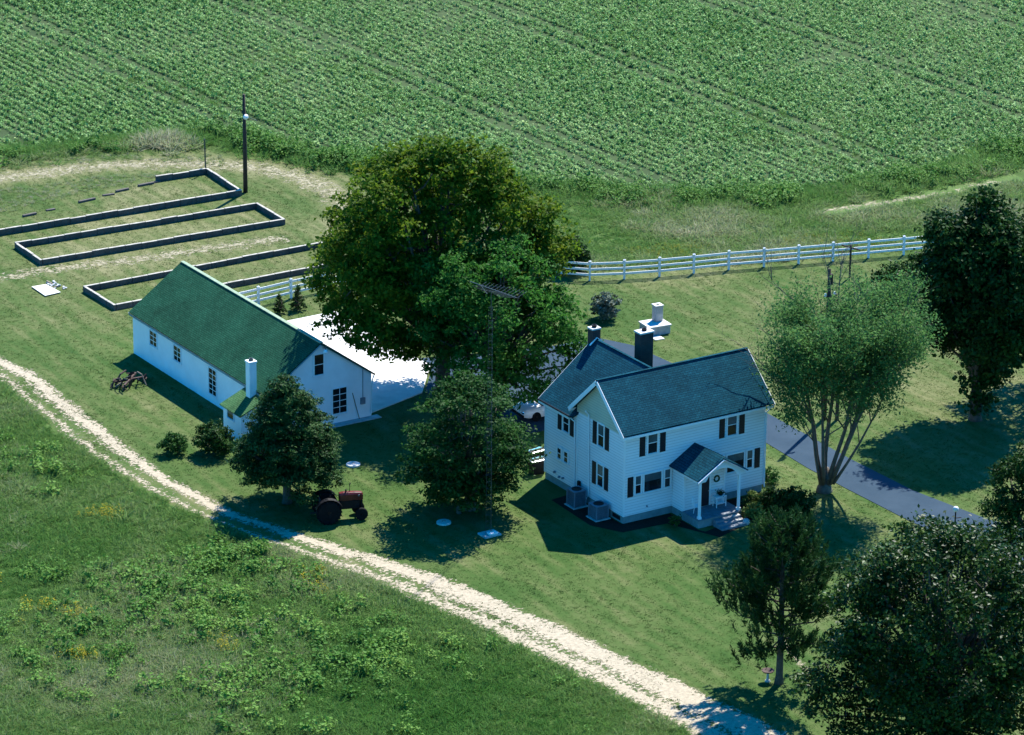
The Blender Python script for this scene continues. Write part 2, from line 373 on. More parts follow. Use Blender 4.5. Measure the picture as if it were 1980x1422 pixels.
def track_material(name, prof, col, gain=1., nscale=1.5, thr=0., vprof=None, soft=.13):
    m, t, b, o = newmat(name); g = N(t, 'ShaderNodeNewGeometry'); P = g.outputs['Position']
    uv = N(t, 'ShaderNodeUVMap'); sx = N(t, 'ShaderNodeSeparateXYZ'); t.links.new(uv.outputs[0], sx.inputs[0])
    wob = mth(t, 'MULTIPLY', mth(t, 'SUBTRACT', noise(t, P, .35, 4), .5), .35)
    r = ramp(t, prof, 'EASE'); t.links.new(mth(t, 'ADD', sx.outputs[0], wob), r.inputs[0])
    n1 = noise(t, P, nscale, 6, .75); n2 = noise(t, P, nscale*2.8, 5, .75)
    h = mth(t, 'ADD', mth(t, 'MULTIPLY', r.outputs[0], gain), mth(t, 'ADD', mth(t, 'MULTIPLY', mth(t, 'SUBTRACT', n1, .5), 1.7), mth(t, 'MULTIPLY', mth(t, 'SUBTRACT', n2, .5), 2.4)))
    if vprof:
        rv = ramp(t, vprof); t.links.new(sx.outputs[1], rv.inputs[0]); h = mth(t, 'ADD', h, mth(t, 'MULTIPLY', mth(t, 'SUBTRACT', rv.outputs[0], .5), 1.))
    a = ramp(t, [(.5-soft+thr, 0.), (.5+soft+thr, 1.)]); t.links.new(h, a.inputs[0])
    c = ramp(t, [(.3, tuple(x*.5 for x in col)), (.68, col)]); t.links.new(n2, c.inputs[0]); t.links.new(c.outputs[0], b.inputs['Base Color'])
    b.inputs['Roughness'].default_value = .95
    tr = N(t, 'ShaderNodeBsdfTransparent'); mx = N(t, 'ShaderNodeMixShader')
    t.links.new(a.outputs[0], mx.inputs[0]); t.links.new(tr.outputs[0], mx.inputs[1]); t.links.new(b.outputs[0], mx.inputs[2]); t.links.new(mx.outputs[0], o.inputs[0])
    return m
MT['track'] = track_material('pale_sand_track', [(0., -.05), (.14, .30), (.28, .55), (.45, .22), (.58, .48), (.72, .95), (.86, .50), (1., -.05)], (.46, .39, .27), 1.12, 1.6, .05,
                             [(0., .46), (.25, .45), (.42, .42), (.55, .62), (.75, .80), (1., .75)])
strip('sand_track', [(x-.45, y-.1) for x, y in LANE_L], [(x+.45, y+.1) for x, y in LANE_R], 'track', .012, 240)
MT['straw'] = track_material('dry_cut_straw', [(0., 0.), (.25, .5), (.5, .75), (.75, .5), (1., 0.)], (.36, .32, .20), .8, 1.2, .06)
def offs(pts, wd):
    p = np.array(pts, float); d = np.gradient(p, axis=0); d /= np.linalg.norm(d, axis=1)[:,None]; n = np.stack([-d[:,1], d[:,0]], 1)
    return p+n*wd, p-n*wd
a_, b_ = offs(BACKPATH, 1.9); strip('dry_straw_path', a_, b_, 'straw', .008)
a_, b_ = offs([(35.2,48.6),(36.4,47.6),(37.2,45.2),(37.8,42.3)], 1.1); strip('bare_sand_patch', a_, b_, 'straw', .011, 40)
a_, b_ = offs([(44,41.2),(49.1,40.4),(55.5,39.5),(60,40)], .9); strip('bare_sand_patch.001', a_, b_, 'straw', .011, 60)
a_, b_ = offs([(-12,57.5),(-8,57.2),(-2,56.3),(4,55.6),(9,55)], 1.3); strip('dry_grass_patch', a_, b_, 'straw', .009, 60)
a_, b_ = offs([(-1.2,-16.5),(-2.4,-19.5),(-3.0,-22)], .35); strip('worn_turf_patch', a_, b_, 'straw', .009, 30)

# drive and concrete apron
def asphalt():
    m, t, b, o = newmat('asphalt'); g = N(t, 'ShaderNodeNewGeometry'); P = g.outputs['Position']
    s = mth(t, 'ADD', mth(t, 'MULTIPLY', noise(t, P, .5, 5), .6), mth(t, 'MULTIPLY', noise(t, P, 12., 4), .4))
    r = ramp(t, [(.35, (.020, .042, .066)), (.65, (.034, .060, .088))]); t.links.new(s, r.inputs[0]); t.links.new(r.outputs[0], b.inputs['Base Color'])
    b.inputs['Roughness'].default_value = .85; b.inputs['Specular IOR Level'].default_value = .1
    return m
MT['asphalt'] = asphalt()
def slabsheet(name, poly, z0, z1, mat, parent=None, bev=0.):
    o = MB().slab([(x, y, z1) for x, y in poly], z1-z0).build(name, mat, parent, bev)
    return o
DRIVE = [(19.8,-22),(22.6,-20),(20.2,-14.5),(18.3,-10.2),(17.35,-4.4),(17.25,1.5),(17.4,6),(17.5,10.4),(17.6,20),(17.3,24.6),(16.2,26.8),(12,27.2),(4.3,29.5),(4.26,27.9),(1.4,24.0),(3,17.5),(3.2,14.8),(9,14.6),(13.2,13.6),(14.6,10),(14.5,6),(14.2,1.6),(14.2,-2.2),(14.3,-8.2),(15.0,-13.3),(17,-18)]
d_ = slabsheet('driveway', DRIVE, -.1, .025, 'asphalt'); d_['kind'] = 'structure'
pad = bpy.data.objects.new('concrete_apron', None); COL.objects.link(pad); pad['kind'] = 'structure'
for poly in ([(-3.48,22.6),(1.2,24.05),(4.2,28.0),(4.2,30.95),(-3.48,29.2)], [(-3.48,29.23),(4.2,30.98),(4.2,36.0),(-3.48,34.6)], [(-3.48,34.63),(4.2,36.03),(4.2,40.0),(-3.48,39.9)]):
    slabsheet('slab', poly, -.1, .06, 'conc', pad, .012)
mul = sheet('shade_mulch_bed', [(-1.5,5.2),(-.05,5.4),(-.05,0.1),(3.2,-.05),(3.2,-2.9),(3.4,-3.3),(6.4,-2.7),(6.6,-.1),(9.9,-.1),(9.8,-1.1),(7.4,-2.2),(6.9,-3.4),(3.6,-4.4),(2.2,-1.2),(-.7,-1.0),(-1.7,.8)], .010, 'shade_mulch')  # dark planting-bed sheet, added to deepen the shade along the walls

# ------------------------------------------------------------------ farmhouse
W, D, HB, HE, HR, OV = 9.78, 4.89, .45, 5.75, 7.94, .36
SL = (HR-HE)/(D/2); EZ = HE-OV*SL
H = empty('farmhouse', (0,0,0), 'two-storey white clapboard farmhouse with blue-grey shingle roof and black shutters', 'house')
WL, WX, WSL = 3.37, 6.9, .797      # wing length, width, roof slope
WN = D+WL; WHE = HR-WSL*WX/2
MB().prism([(0,HB),(D,HB),(D,HE),(D/2,HR-.06),(0,HE)], 'x', 0, W).build('wall', 'siding', H)
MB().prism([(0.,HB),(WX,HB),(WX,WHE),(WX/2,HR-.06),(0.,WHE)], 'y', D+.002, WN).build('wall', 'siding', H)
MB().box(.04, W-.04, .04, D-.04, -.3, HB).build('foundation', 'found', H)
MB().box(.04, WX-.04, D-.039, WN-.04, -.3, HB).build('foundation', 'found', H)
MB().prism([(.02,HE-.42),(D-.02,HE-.42),(D-.02,HE-.05),(D/2,HR-.14),(.02,HE-.05)], 'x', -.02, 0.).build('gable_panel', 'cream', H)['label'] = 'cream boarded gable triangle'
def house_roof():
    th = .13
    r1 = MB().slab([(-OV,-OV,EZ+.1),(W+OV,-OV,EZ+.1),(W+OV,D/2,HR+.1),(-OV,D/2,HR+.1)], th).build('roof', 'roof', H)
    MB().slab([(-OV,D+OV,EZ+.1),(-OV,D/2+.002,HR+.1),(W+OV,D/2+.002,HR+.1),(W+OV,D+OV,EZ+.1)], th).build('roof', 'roof', H)
    MB().beam((-OV,D/2,HR+.11),(W+OV,D/2,HR+.11),.15,.03).build('ridge_cap', 'roof', r1)
    c = WX/2; e = WHE-OV*WSL+.1
    w1 = MB().slab([(-OV,D+.06,e),(c,D/2+.05,HR+.098),(c,WN+.2,HR+.098),(-OV,WN+.2,e)], th).build('roof', 'roofy', H)
    MB().slab([(WX+OV,D+.06,e),(WX+OV,WN+.2,e),(c+.003,WN+.2,HR+.098),(c+.003,D/2+.05,HR+.098)], th).build('roof', 'roofy', H)
    MB().beam((c,D/2+.1,HR+.108),(c,WN+.2,HR+.108),.15,.03).build('ridge_cap', 'roofy', w1)
    # white rake boards, fascia
    for y0, y1 in ((-OV, D/2), (D+OV, D/2)):
        for x in (-OV-.012, W+OV+.012):
            MB().beam((x,y0,EZ-.03),(x,y1,HR-.03),.03,.24).build('rake_board', 'trim', H)
    for y in (-OV+.02, D+OV-.02): MB().box(-OV, W+OV, y-.02, y+.02, EZ-.16, EZ-.01).build('fascia', 'trim', H)
    MB().box(-OV+.01, -OV+.05, D+OV, WN+.2, e-.26, e-.12).build('fascia', 'trim', H)
    for x0, x1 in ((-OV, c), (WX+OV, c)): MB().beam((x0,WN+.21,e-.12),(x1,WN+.21,HR-.03),.03,.24, (0,1,0)).build('rake_board', 'trim', H)
    MB().box(.001, W, -OV+.05, -.001, EZ-.17, EZ-.14).build('soffit', 'trim', H)
    MB().tube([(-OV-.05,D+.1,e-.02),(-OV-.05,WN+.2,e-.02)], .055, 8).build('gutter', 'dark', H)
house_roof()
def chimney(parent, x0, x1, y0, y1, z0, z1, mat='brick', capm='conc', over=.05):
    c = MB().box(x0, x1, y0, y1, z0, z1).build('chimney', mat, parent)
    MB().box(x0-over, x1+over, y0-over, y1+over, z1, z1+.10).build('cap', capm, c, .01)
    mx, my = (x0+x1)/2, (y0+y1)/2
    MB().lathe((mx,my,z1+.1), (0,0,1), [(.15,0),(.15,.14),(.11,.14),(.11,.02)], 12).build('flue', 'dark', c)
    return c
chimney(H, 5.0, 5.9, 5.9, 6.5, 5.5, 8.72)
c2 = chimney(H, 3.15, 3.72, WN-.1, WN+.4, 6.0, 8.62, over=.03)
MB().beam((2.95,WN-.13,HR-.18),(3.45,WN-.13,HR+.22),.04,.10,(0,1,0)).beam((3.95,WN-.13,HR-.18),(3.45,WN-.13,HR+.22),.04,.10,(0,1,0)).build('flashing', 'trim', c2)
# corner boards and downspouts
for x, y, y1 in ((0,0,HE-.1),(W,0,HE-.1)):
    MB().box(x-.025, x+.075 if x == 0 else x+.025, y-.025, y+.0, HB, y1).build('corner_board', 'trim', H)
MB().box(-.025, 0., 0.0, .08, HB, HE-.45).build('corner_board', 'trim', H)
MB().box(-.03, 0., 4.78, 4.90, HB, HE-.5).build('corner_board', 'trim', H)
MB().box(-.03, 0., WN-.1, WN, HB, WHE-.2).build('corner_board', 'trim', H)
MB().tube([(-.3,3.62,5.78),(-.07,3.58,5.5),(-.07,3.5,.6),(-.25,3.48,.35)], .045, 8).build('downspout', 'trim', H)
MB().tube([(-OV-.05,5.3,5.0),(-.06,5.05,4.6),(-.06,4.98,.5)], .045, 8).build('downspout', 'trim', H)
MB().tube([(W+OV-.1,-OV,EZ-.05),(W+.05,-.06,EZ-.5),(W+.05,-.06,.3)], .045, 8).build('downspout', 'trim', H)

def window(par, o, u, n, wd, ht, kind='sash', lab=None, top='curtain', fr=.09):
    """o: centre of the opening on the wall plane"""
    f = MB()
    f.fbox(o, u, n, -wd/2-fr, -wd/2, 0, .055, -ht/2-.02, ht/2+fr); f.fbox(o, u, n, wd/2, wd/2+fr, 0, .055, -ht/2-.02, ht/2+fr)
    f.fbox(o, u, n, -wd/2-.0, wd/2, 0, .053, ht/2, ht/2+fr)
    w_ = f.build('window', 'trim', par)
    MB().fbox(o, u, n, -wd/2-fr-.03, wd/2+fr+.03, 0, .09, -ht/2-.08, -ht/2-.021).build('sill', 'trim', w_)
    if kind == 'sash':
        MB().fbox(o, u, n, -wd/2, wd/2, .002, .026, .02, ht/2).build('pane', top, w_)
        MB().fbox(o, u, n, -wd/2, wd/2, .002, .016, -ht/2, -.02).build('pane', 'glass', w_)
        MB().fbox(o, u, n, -wd/2, wd/2, .002, .04, -.02, .02).build('meeting_rail', 'trim', w_)
    elif kind == 'picture':
        MB().fbox(o, u, n, -wd/2, wd/2, .002, .02, -ht/2, ht/2*.15).build('pane', 'glass', w_)
        MB().fbox(o, u, n, -wd/2, wd/2, .002, .021, ht/2*.15+.001, ht/2).build('pane', top, w_)
    elif kind == 'grid':
        nc, nr = top
        for i in range(nc):
            for j in range(nr):
                a0 = -wd/2+wd*i/nc; b0 = -ht/2+ht*j/nr
                MB().fbox(o, u, n, a0+.018, a0+wd/nc-.018, .002, .018, b0+.018, b0+ht/nr-.018).build('pane', 'glass', w_)
        g = MB()
        for i in range(nc+1):
            a0 = -wd/2+wd*i/nc; g.fbox(o, u, n, max(a0-.018,-wd/2), min(a0+.018,wd/2), .002, .030, -ht/2, ht/2)
        for j in range(nr+1):
            b0 = -ht/2+ht*j/nr; g.fbox(o, u, n, -wd/2, wd/2, .003, .028, max(b0-.018,-ht/2), min(b0+.018,ht/2))
        g.build('muntin', 'trim', w_)
    if lab: w_['label'] = lab
    return w_
def shutter(par, o, u, n, wd, ht):
    s = MB().fbox(o, u, n, -wd/2, wd/2, 0, .03, -ht/2, ht/2).build('shutter', 'shutter', par, .004)
    l = MB()
    for k in range(12):
        z = -ht/2+.08+(ht-.16)*(k+.5)/12
        l.fbox(o, u, n, -wd/2+.05, wd/2-.05, .031, .042, z-.028, z+.028)
    l.build('louvre', 'shutter', s)
UW, NW_ = (0,1,0), (-1,0,0); US, NS = (1,0,0), (0,-1,0)
for z in (4.64, 2.18):
    window(H, (0,2.37,z), UW, NW_, .56, 1.30)
    for y in (1.80, 3.06): shutter(H, (0,y-.02,z-.03), UW, NW_, .40, 1.38)
window(H, (0,5.99,4.19), UW, NW_, .56, 1.0, top='glass')
for y in (5.41, 6.70): shutter(H, (0,y,4.14), UW, NW_, .38, 1.12)
for y in (6.66, 5.96): window(H, (0,y,2.1), UW, NW_, .36, .62, top='glass', fr=.13)
for x in (1.90, 7.42):
    window(H, (x,0,4.62), US, NS, .62, 1.24)
    for dx in (-.69, .71): shutter(H, (x+dx,0,4.58), US, NS, .38, 1.32)
for x in (1.97, 7.74):
    window(H, (x,0,2.23), US, NS, 1.18, 1.06, 'picture')
    for dx in (-1.01, 1.01): window(H, (x+dx,0,2.24), US, NS, .36, 1.06)
    for dx in (-1.53, 1.56): 
        if 0 < x+dx < 3.2 or x+dx > 6.6: shutter(H, (x+dx,0,2.19), US, NS, .38, 1.22)
MB().fbox((0,.75,.24), UW, NW_, -.4, .4, -.039, -.03, -.13, .12).build('vent', 'dark', H)
MB().fbox((0,1.9,.24), UW, NW_, -.3, .3, -.039, -.03, -.13, .12).build('vent', 'dark', H)
MB().lathe((1.6,-.0,.8), (0,-1,0), [(.05,0),(.05,.08)], 8).build('spigot', 'acgrey', H)
MB().box(-.16, -.03, 4.35, 4.55, .75, 1.15).build('meter_box', 'dark', H)
for y, z in ((7.1,.8),(6.6,.66),(6.2,.72)): MB().lathe((0,y,z), (-1,0,0), [(.07,0),(.07,.1),(.05,.14)], 8).build('wall_vent', 'acgrey', H)

# porch and entrance
PX0, PX1, PY, PF = 3.34, 6.22, -2.62, .52
MB().box(PX0, PX1, -1.15, -.002, HB, 3.0).build('wall', 'siding', H)
MB().box(PX0+.04, PX1-.04, -1.11, .03, -.3, HB-.001).build('foundation', 'found', H)
MB().box(PX0-.05, PX1+.1, PY-.12, -1.112, -.2, PF-.05).build('porch_base', 'found', H)
for i in range(12):
    x0 = PX0-.08+i*(PX1-PX0+.2)/12; MB().box(x0+.006, x0+(PX1-PX0+.2)/12-.006, PY-.18, -1.16, PF-.048, PF).build('floor_plank', 'decking', H)
for x in (PX0+.1, PX1-.06):
    p = MB().box(x-.065, x+.065, PY-.05, PY+.08, PF, 2.86).build('porch_post', 'trim', H)
    MB().box(x-.1, x+.1, PY-.085, PY+.115, PF+.001, PF+.14).build('post_base', 'trim', p); MB().box(x-.09, x+.09, PY-.075, PY+.105, 2.72, 2.87).build('post_cap', 'trim', p)
PR, PE, PSL = 4.04, 2.98, .60
cxp = (PX0+PX1)/2+.06; hw = (PR-PE)/PSL
for s in (-1, 1):
    MB().slab([(cxp+s*hw, PY-.25, PE), (cxp+s*hw, 0-.004, PE), (cxp+s*.002, -.004, PR), (cxp+s*.002, PY-.25, PR)], .09).build('porch_roof', 'roofy', H)
    MB().beam((cxp+s*hw, PY-.262, PE-.10), (cxp+s*.0, PY-.262, PR-.10), .022, .17, (0,1,0)).build('rake_board', 'trim', H)
    MB().box(*sorted((cxp+s*(hw-.14), cxp+s*(hw-.3))), PY-.04, -1.16, 2.74, 2.87).build('porch_beam', 'trim', H)
def arch():
    m = MB(); y0, y1 = PY-.12, PY-.04; k = 18; hwi = 1.02
    top = lambda x: PR-.12-abs(x)*PSL
    def bot(x):
        a = max(0., 1-(x/hwi)**2); return 2.76+.62*math.sqrt(a)
    xs = [-hw+.12+(2*hw-.24)*i/k for i in range(k+1)]
    for i in range(k):
        a, b = xs[i], xs[i+1]; vs = []
        for y in (y0, y1): vs += [(cxp+a,y,min(bot(a),top(a)-.03)),(cxp+b,y,min(bot(b),top(b)-.03)),(cxp+b,y,top(b)),(cxp+a,y,top(a))]
        m.add(vs, [(0,1,2,3),(7,6,5,4),(0,4,5,1),(3,2,6,7)])
    m.build('arched_gable', 'trim', H)
arch()
dr = MB().box(4.52, 5.10, -1.19, -1.151, PF+.03, 2.56).build('door', 'shutter', H)
MB().lathe((5.02,-1.19,1.45), (0,-1,0), [(.03,0),(.03,.05)], 8).build('handle', 'chrome', dr)
m = MB(); m.box(4.41,4.519,-1.20,-1.151,PF+.01,2.6); m.box(5.101,5.21,-1.20,-1.151,PF+.01,2.6); m.box(4.41,5.21,-1.2,-1.151,2.601,2.72); m.build('door_frame', 'trim', H)
for x in (PX0+.05, PX1-.05): MB().box(x-.06, x+.06, -1.18, -1.151, PF, 2.9).build('corner_board', 'trim', H)
for i, (z, y0, y1) in enumerate(((.39,-3.12,-2.805),(.26,-3.44,-3.12),(.13,-3.76,-3.44))):
    MB().box(4.25, 5.95, y0, y1, -.05, z).build('step', 'decking' , H, .012)
    MB().box(5.5-.0*i, 5.97, y0-.01, y1-.06, z+.002, z+.03).build('sunlit_tread', 'stepm', H)  # pale right-hand end of each step, sunlight put into the colour

# ------------------------------------------------------------------ workshop garage
GX, GY, GW, GL, GE, GR = -10.756, 22.231, 7.245, 17.467, 2.823, 5.373
G = empty('garage', (GX,GY,0), 'long single-storey white garage with green shingle roof and small chimney', 'garage')
GS = (GR-GE)/(GW/2)
MB().prism([(0,-.2),(GW,-.2),(GW,GE),(GW/2,GR-.05),(0,GE)], 'y', 0, GL).build('wall', 'block', G)
o_ = .2; ge = GE-o_*GS+.09; gr = GR+.09
MB().slab([(-o_,-.15,ge),(GW/2,-.15,gr),(GW/2,GL+.15,gr),(-o_,GL+.15,ge)], .11).build('roof', 'groof', G)
rr_ = MB().slab([(GW+o_,-.15,ge),(GW+o_,GL+.15,ge),(GW/2+.002,GL+.15,gr),(GW/2+.002,-.15,gr)], .11).build('roof', 'groof', G)
MB().beam((GW/2+.06,-.16,gr+.004),(GW/2+.06,GL+.16,gr+.004),.24,.05).build('ridge_cap', 'ridge', rr_)
for y in (-.162, GL+.162):
    for x0 in (-o_, GW+o_): MB().beam((x0,y,ge-.11),(GW/2,y,gr-.11),.022,.18,(0,1,0)).build('rake_board', 'found', G)
MB().box(-o_+.0, -o_+.03, -.15, GL+.15, ge-.22, ge-.1).build('fascia', 'found', G)
window(G, (0,36.88-GY,1.83), UW, NW_, .92, .92, 'grid', top=(2,3), fr=.05)
window(G, (0,33.66-GY,1.82), UW, NW_, .92, .95, 'grid', top=(2,3), fr=.05)
window(G, (0,29.06-GY,1.42), UW, NW_, .95, 1.68, 'grid', top=(2,5), fr=.05)
window(G, (-7.18-GX,0,4.05), US, NS, .62, 1.28, 'sash', top='glass')
window(G, (-5.75-GX,0,1.46), US, NS, .98, 1.62, 'grid', top=(2,4), fr=.05)
# lean-to with flue
LX0, LX1, LY0, LY1 = -1.78, -.002, -.02, 2.2
MB().add([(LX0,LY0,-.2),(LX1,LY0,-.2),(LX1,LY1,-.2),(LX0,LY1,-.2),(LX0,LY0,1.80),(LX1,LY0,2.56),(LX1,LY1,2.56),(LX0,LY1,1.80)],
         [(0,3,2,1),(4,5,6,7),(0,1,5,4),(1,2,6,5),(2,3,7,6),(3,0,4,7)]).build('lean_to', 'block', G)
MB().slab([(LX0-.16,LY0-.14,1.80),(LX1+.0,LY0-.14,2.63),(LX1+.0,LY1+.2,2.63),(LX0-.16,LY1+.2,1.80)], .07).build('lean_to_roof', 'lroof', G)
window(G, (LX0,1.25,1.45), UW, NW_, .75, .45, 'picture', top='curtain', fr=.05)
ch = MB().box(-.62, -.14, .98, 1.46, 1.2, 4.55).build('chimney', 'block', G)
MB().box(-.66, -.10, .94, 1.50, 4.55, 4.66).build('cap', 'trim', ch, .01)
MB().lathe((-.38,1.22,4.66), (0,0,1), [(.15,0),(.13,.14),(.09,.14),(.09,.02)], 12).build('flue', 'steel', ch)
lt = MB().tube([(-6.98-GX,-.17,5.12),(-6.98-GX,-.45,5.22),(-6.98-GX,-.5,5.1)], .025, 6).build('yard_light', 'steel', G)
MB().lathe((-6.98-GX,-.5,5.12), (0,0,-1), [(.05,0),(.14,.08),(.16,.16),(.1,.2)], 12).build('lamp_shade', 'lamp', lt)
MB().tube([(-4.13-GX,-.03,3.3),(-4.13-GX,-.03,.9)], .02, 6).build('conduit', 'acgrey', G)
MB().box(-4.3-GX, -4.0-GX, -.12, -.001, .95, 1.35).build('meter_box', 'acgrey', G)
MB().tube([(GW+.12,-.1,ge-.1),(GW+.02,-.08,ge-.4),(GW-.06,-.06,.2)], .04, 8).build('downspout', 'trim', G)
MB().box(1.2, GW+.4, -.55, -.001, -.1, .05).build('footing', 'concgrey', G)
tag(MB().tube([(-4.42,22.12,.02),(-4.86,22.2,1.78)], .025, 6).build('leaning_pole', 'wood'), 'thin dark pole leaning against the garage gable wall', 'pole')

# ------------------------------------------------------------------ fence
def fence(name, pts, label, joined_end=True):
    f = empty(name, (pts[0][0], pts[0][1], 0), label, 'fence'); ox, oy = pts[0]
    hd = [math.atan2(pts[min(i+1,len(pts)-1)][1]-pts[max(i-1,0)][1], pts[min(i+1,len(pts)-1)][0]-pts[max(i-1,0)][0]) for i in range(len(pts))]
    src = cap = None
    for (x, y), a in zip(pts, hd):
        if src is None:
            src = MB().box(-.065, .065, -.065, .065, -.2, 1.32).build('post', 'trim', f); p = src
            cap = MB().box(-.085, .085, -.085, .085, 1.32, 1.36).add([(-.07,-.07,1.36),(.07,-.07,1.36),(.07,.07,1.36),(-.07,.07,1.36),(0,0,1.43)], [(0,1,4),(1,2,4),(2,3,4),(3,0,4)]).build('post_cap', 'trim', p)
        else:
            p = share('post', src, f); share('post_cap', cap, p)
        p.location = (x-ox, y-oy, 0); p.rotation_euler = (0,0,a)
    for i in range(len(pts)-1):
        d = np.array(pts[i+1])-np.array(pts[i]); L = np.linalg.norm(d); a = math.atan2(d[1], d[0])
        for z in (.40, .78, 1.17):
            r = MB().box(.066, L-.066, -.02, .02, z-.075, z+.075).build('rail', 'trim', f)
            r.location = (pts[i][0]-ox, pts[i][1]-oy, 0); r.rotation_euler = (0,0,a)
FP = [(20.34-1.6,38.35+2.0),(20.34,38.4),(22.05,36.75),(24.2,35.8),(26.55,35.03),(28.93,34.4),(31.4,33.8),(33.8,33.05),(36.2,32.35),(38.6,31.65),(41.1,30.95),(43.6,30.25),(45.9,29.6),(48.2,29.0)]
fence('rail_fence', FP, 'long white three-rail fence beyond the lawn, curving from the big trees to the right')
fence('rail_fence', [(-2.0,43.35),(.44,43.57),(3.04,43.83),(5.5,44.0),(8.0,44.1)], 'short stretch of white three-rail fence behind the garage roof')

# ------------------------------------------------------------------ raised beds
def wall_run(par, a, b, h, wd=.16, seg=1.2, skip=None, rng=None):
    d = np.array(b)-np.array(a); L = np.linalg.norm(d); n = max(1, round(L/seg)); an = math.atan2(d[1], d[0])
    for i in range(n):
        if skip and skip(i/n): continue
        hh = h*rng.uniform(.93, 1.05); s0, s1 = L*i/n+.008, L*(i+1)/n-.008
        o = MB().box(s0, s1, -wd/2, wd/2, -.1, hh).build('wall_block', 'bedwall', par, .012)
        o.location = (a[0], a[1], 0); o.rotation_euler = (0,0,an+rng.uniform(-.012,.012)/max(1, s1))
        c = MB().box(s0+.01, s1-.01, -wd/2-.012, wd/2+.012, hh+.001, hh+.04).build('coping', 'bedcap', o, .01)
def bed(name, P, label, h=.44, sides=(0,1,2,3), rng=None):
    b = empty(name, (P[0][0], P[0][1], 0), label, 'raised bed')
    Q = [(x-P[0][0], y-P[0][1]) for x, y in P]
    for i in sides:
        a, c = np.array(Q[i], float), np.array(Q[(i+1) % 4], float); d = (c-a)/np.linalg.norm(c-a)
        wall_run(b, a+d*.10, c-d*.10 if i % 2 else c+d*.10 if i == 0 else c+d*.10, h, rng=rng) if False else wall_run(b, a+d*.11, c+d*.09, h, rng=rng)
    return b
rg = random.Random(4)
bed('raised_bed', [(-8.14,58.44),(10.32,57.8),(10.47,61.94),(-8.0,62.58)], 'rectangular block-walled garden bed lying in the middle of the three', .38, rng=rg)
bed('raised_bed', [(-8.05,47.7),(9.9,47.85),(10.0,52.1),(-8.1,51.95)], 'rectangular block-walled garden bed partly hidden behind the garage roof', .36, rng=rg)
b1 = bed('raised_bed', [(-16.,65.9),(10.9,65.15),(11.35,71.0),(7.3,71.15)], 'farthest block-walled garden bed with a broken-down back wall', .40, sides=(0,1,2), rng=rg)
for (x, y, L, a) in ((5.6,70.8,1.3,.05),(3.6,70.4,1.1,.1),(2.4,70.1,.9,-.1),(0.2,69.5,1.4,.12),(-2.6,69.0,.7,.0),(-4.6,68.6,1.1,.1),(6.5,71.0,1.0,0)):
    o = MB().box(0, L, -.1, .1, -.1, .10+.05*(L > 1)).build('wall_block', 'bedwall', b1, .02); o.location = (x+16, y-65.9, 0); o.rotation_euler = (0,0,a)

# ------------------------------------------------------------------ poles
def utility_pole(x, y, h, r, label, lamp=True, z=5.6):
    t = empty('utility_pole', (x,y,0), label, 'pole')
    MB().tube([(0,0,-.3),(0,0,h*.5),(-.03,0,h)], [r,r*.85,r*.62], 10).build('post', 'poleW', t, smooth=True)
    if lamp:
        MB().lathe((0,-r,z), (0,-.4,1), [(.05,-.1),(.16,-.05),(.2,.1),(.14,.22),(.04,.26)], 12).build('lamp_head', 'lamp', t)
        MB().beam((0,0,z+.1),(.9,-.25,z-.35),.05,.05).build('bracket_arm', 'steel', t)
    return t
utility_pole(11.6, 65.7, 7.3, .17, 'tall dark wooden pole with white fitting at the corner of the farthest bed')
p2 = utility_pole(19.9, 7.6, 9.7, .16, 'tall dark utility pole behind the feathery multi-stemmed tree by the drive', False)
MB().box(-.12, .12, -.22, .05, 8.7, 9.4).build('transformer', 'poleW', p2, .03)
for s in (-1,1): MB().lathe((s*.35,-.1,8.0), (0,0,1), [(.06,0),(.09,.08),(.05,.2)], 8).build('insulator', 'lamp', p2)
MB().beam((-.5,-.1,7.98),(.5,-.1,7.98),.09,.09).build('cross_arm', 'poleW', p2)
tag(MB().tube([(20.5,7.1,-.3),(20.5,7.1,3.1)], [.12,.1], 8).build('timber_post', 'poleW'), 'short dark timber post beside the utility pole behind the feathery tree', 'post')
tag(MB().tube([(11.4,71.35,-.2),(11.35,71.35,2.55)], [.06,.05], 8).build('timber_post', 'steel'), 'thin grey post standing at the far corner of the farthest bed', 'post')
cl = empty('clothesline_post', (37.5,28.3,0), 'dark T-shaped clothesline post on the lawn before the white fence', 'post')
MB().tube([(0,0,-.2),(0,0,2.3)], .07, 8).build('post', 'poleW', cl)
MB().beam((-.2,.75,2.12),(.2,-.75,2.12),.08,.08).build('cross_bar', 'poleW', cl)
lp = empty('lamp_post', (15.05,-11.2,0), 'small post lamp with a white globe beside the drive', 'lamp')
MB().tube([(0,0,-.1),(0,0,1.55)], .04, 8).build('post', 'dark', lp); MB().beam((0,0,1.15),(.35,-.1,1.15),.04,.04).build('ladder_bar', 'dark', lp)
MB().lathe((0,0,1.52), (0,0,1), [(.05,0),(.14,.07),(.17,.17),(.14,.28),(.05,.34)], 14).build('globe', 'lamp', lp, smooth=True)
bb = empty('bird_bath', (-5.45,-21.5,0), 'grey stone bird bath beside the trunk of the front pine', 'bird bath')
MB().lathe((0,0,0), (0,0,1), [(.16,0),(.14,.06),(.07,.12),(.06,.42),(.1,.5)], 14).build('pedestal', 'concgrey', bb)
MB().lathe((0,0,.5), (0,0,1), [(.1,0),(.3,.06),(.34,.13),(.29,.13),(.1,.07)], 16).build('basin', 'rust', bb)

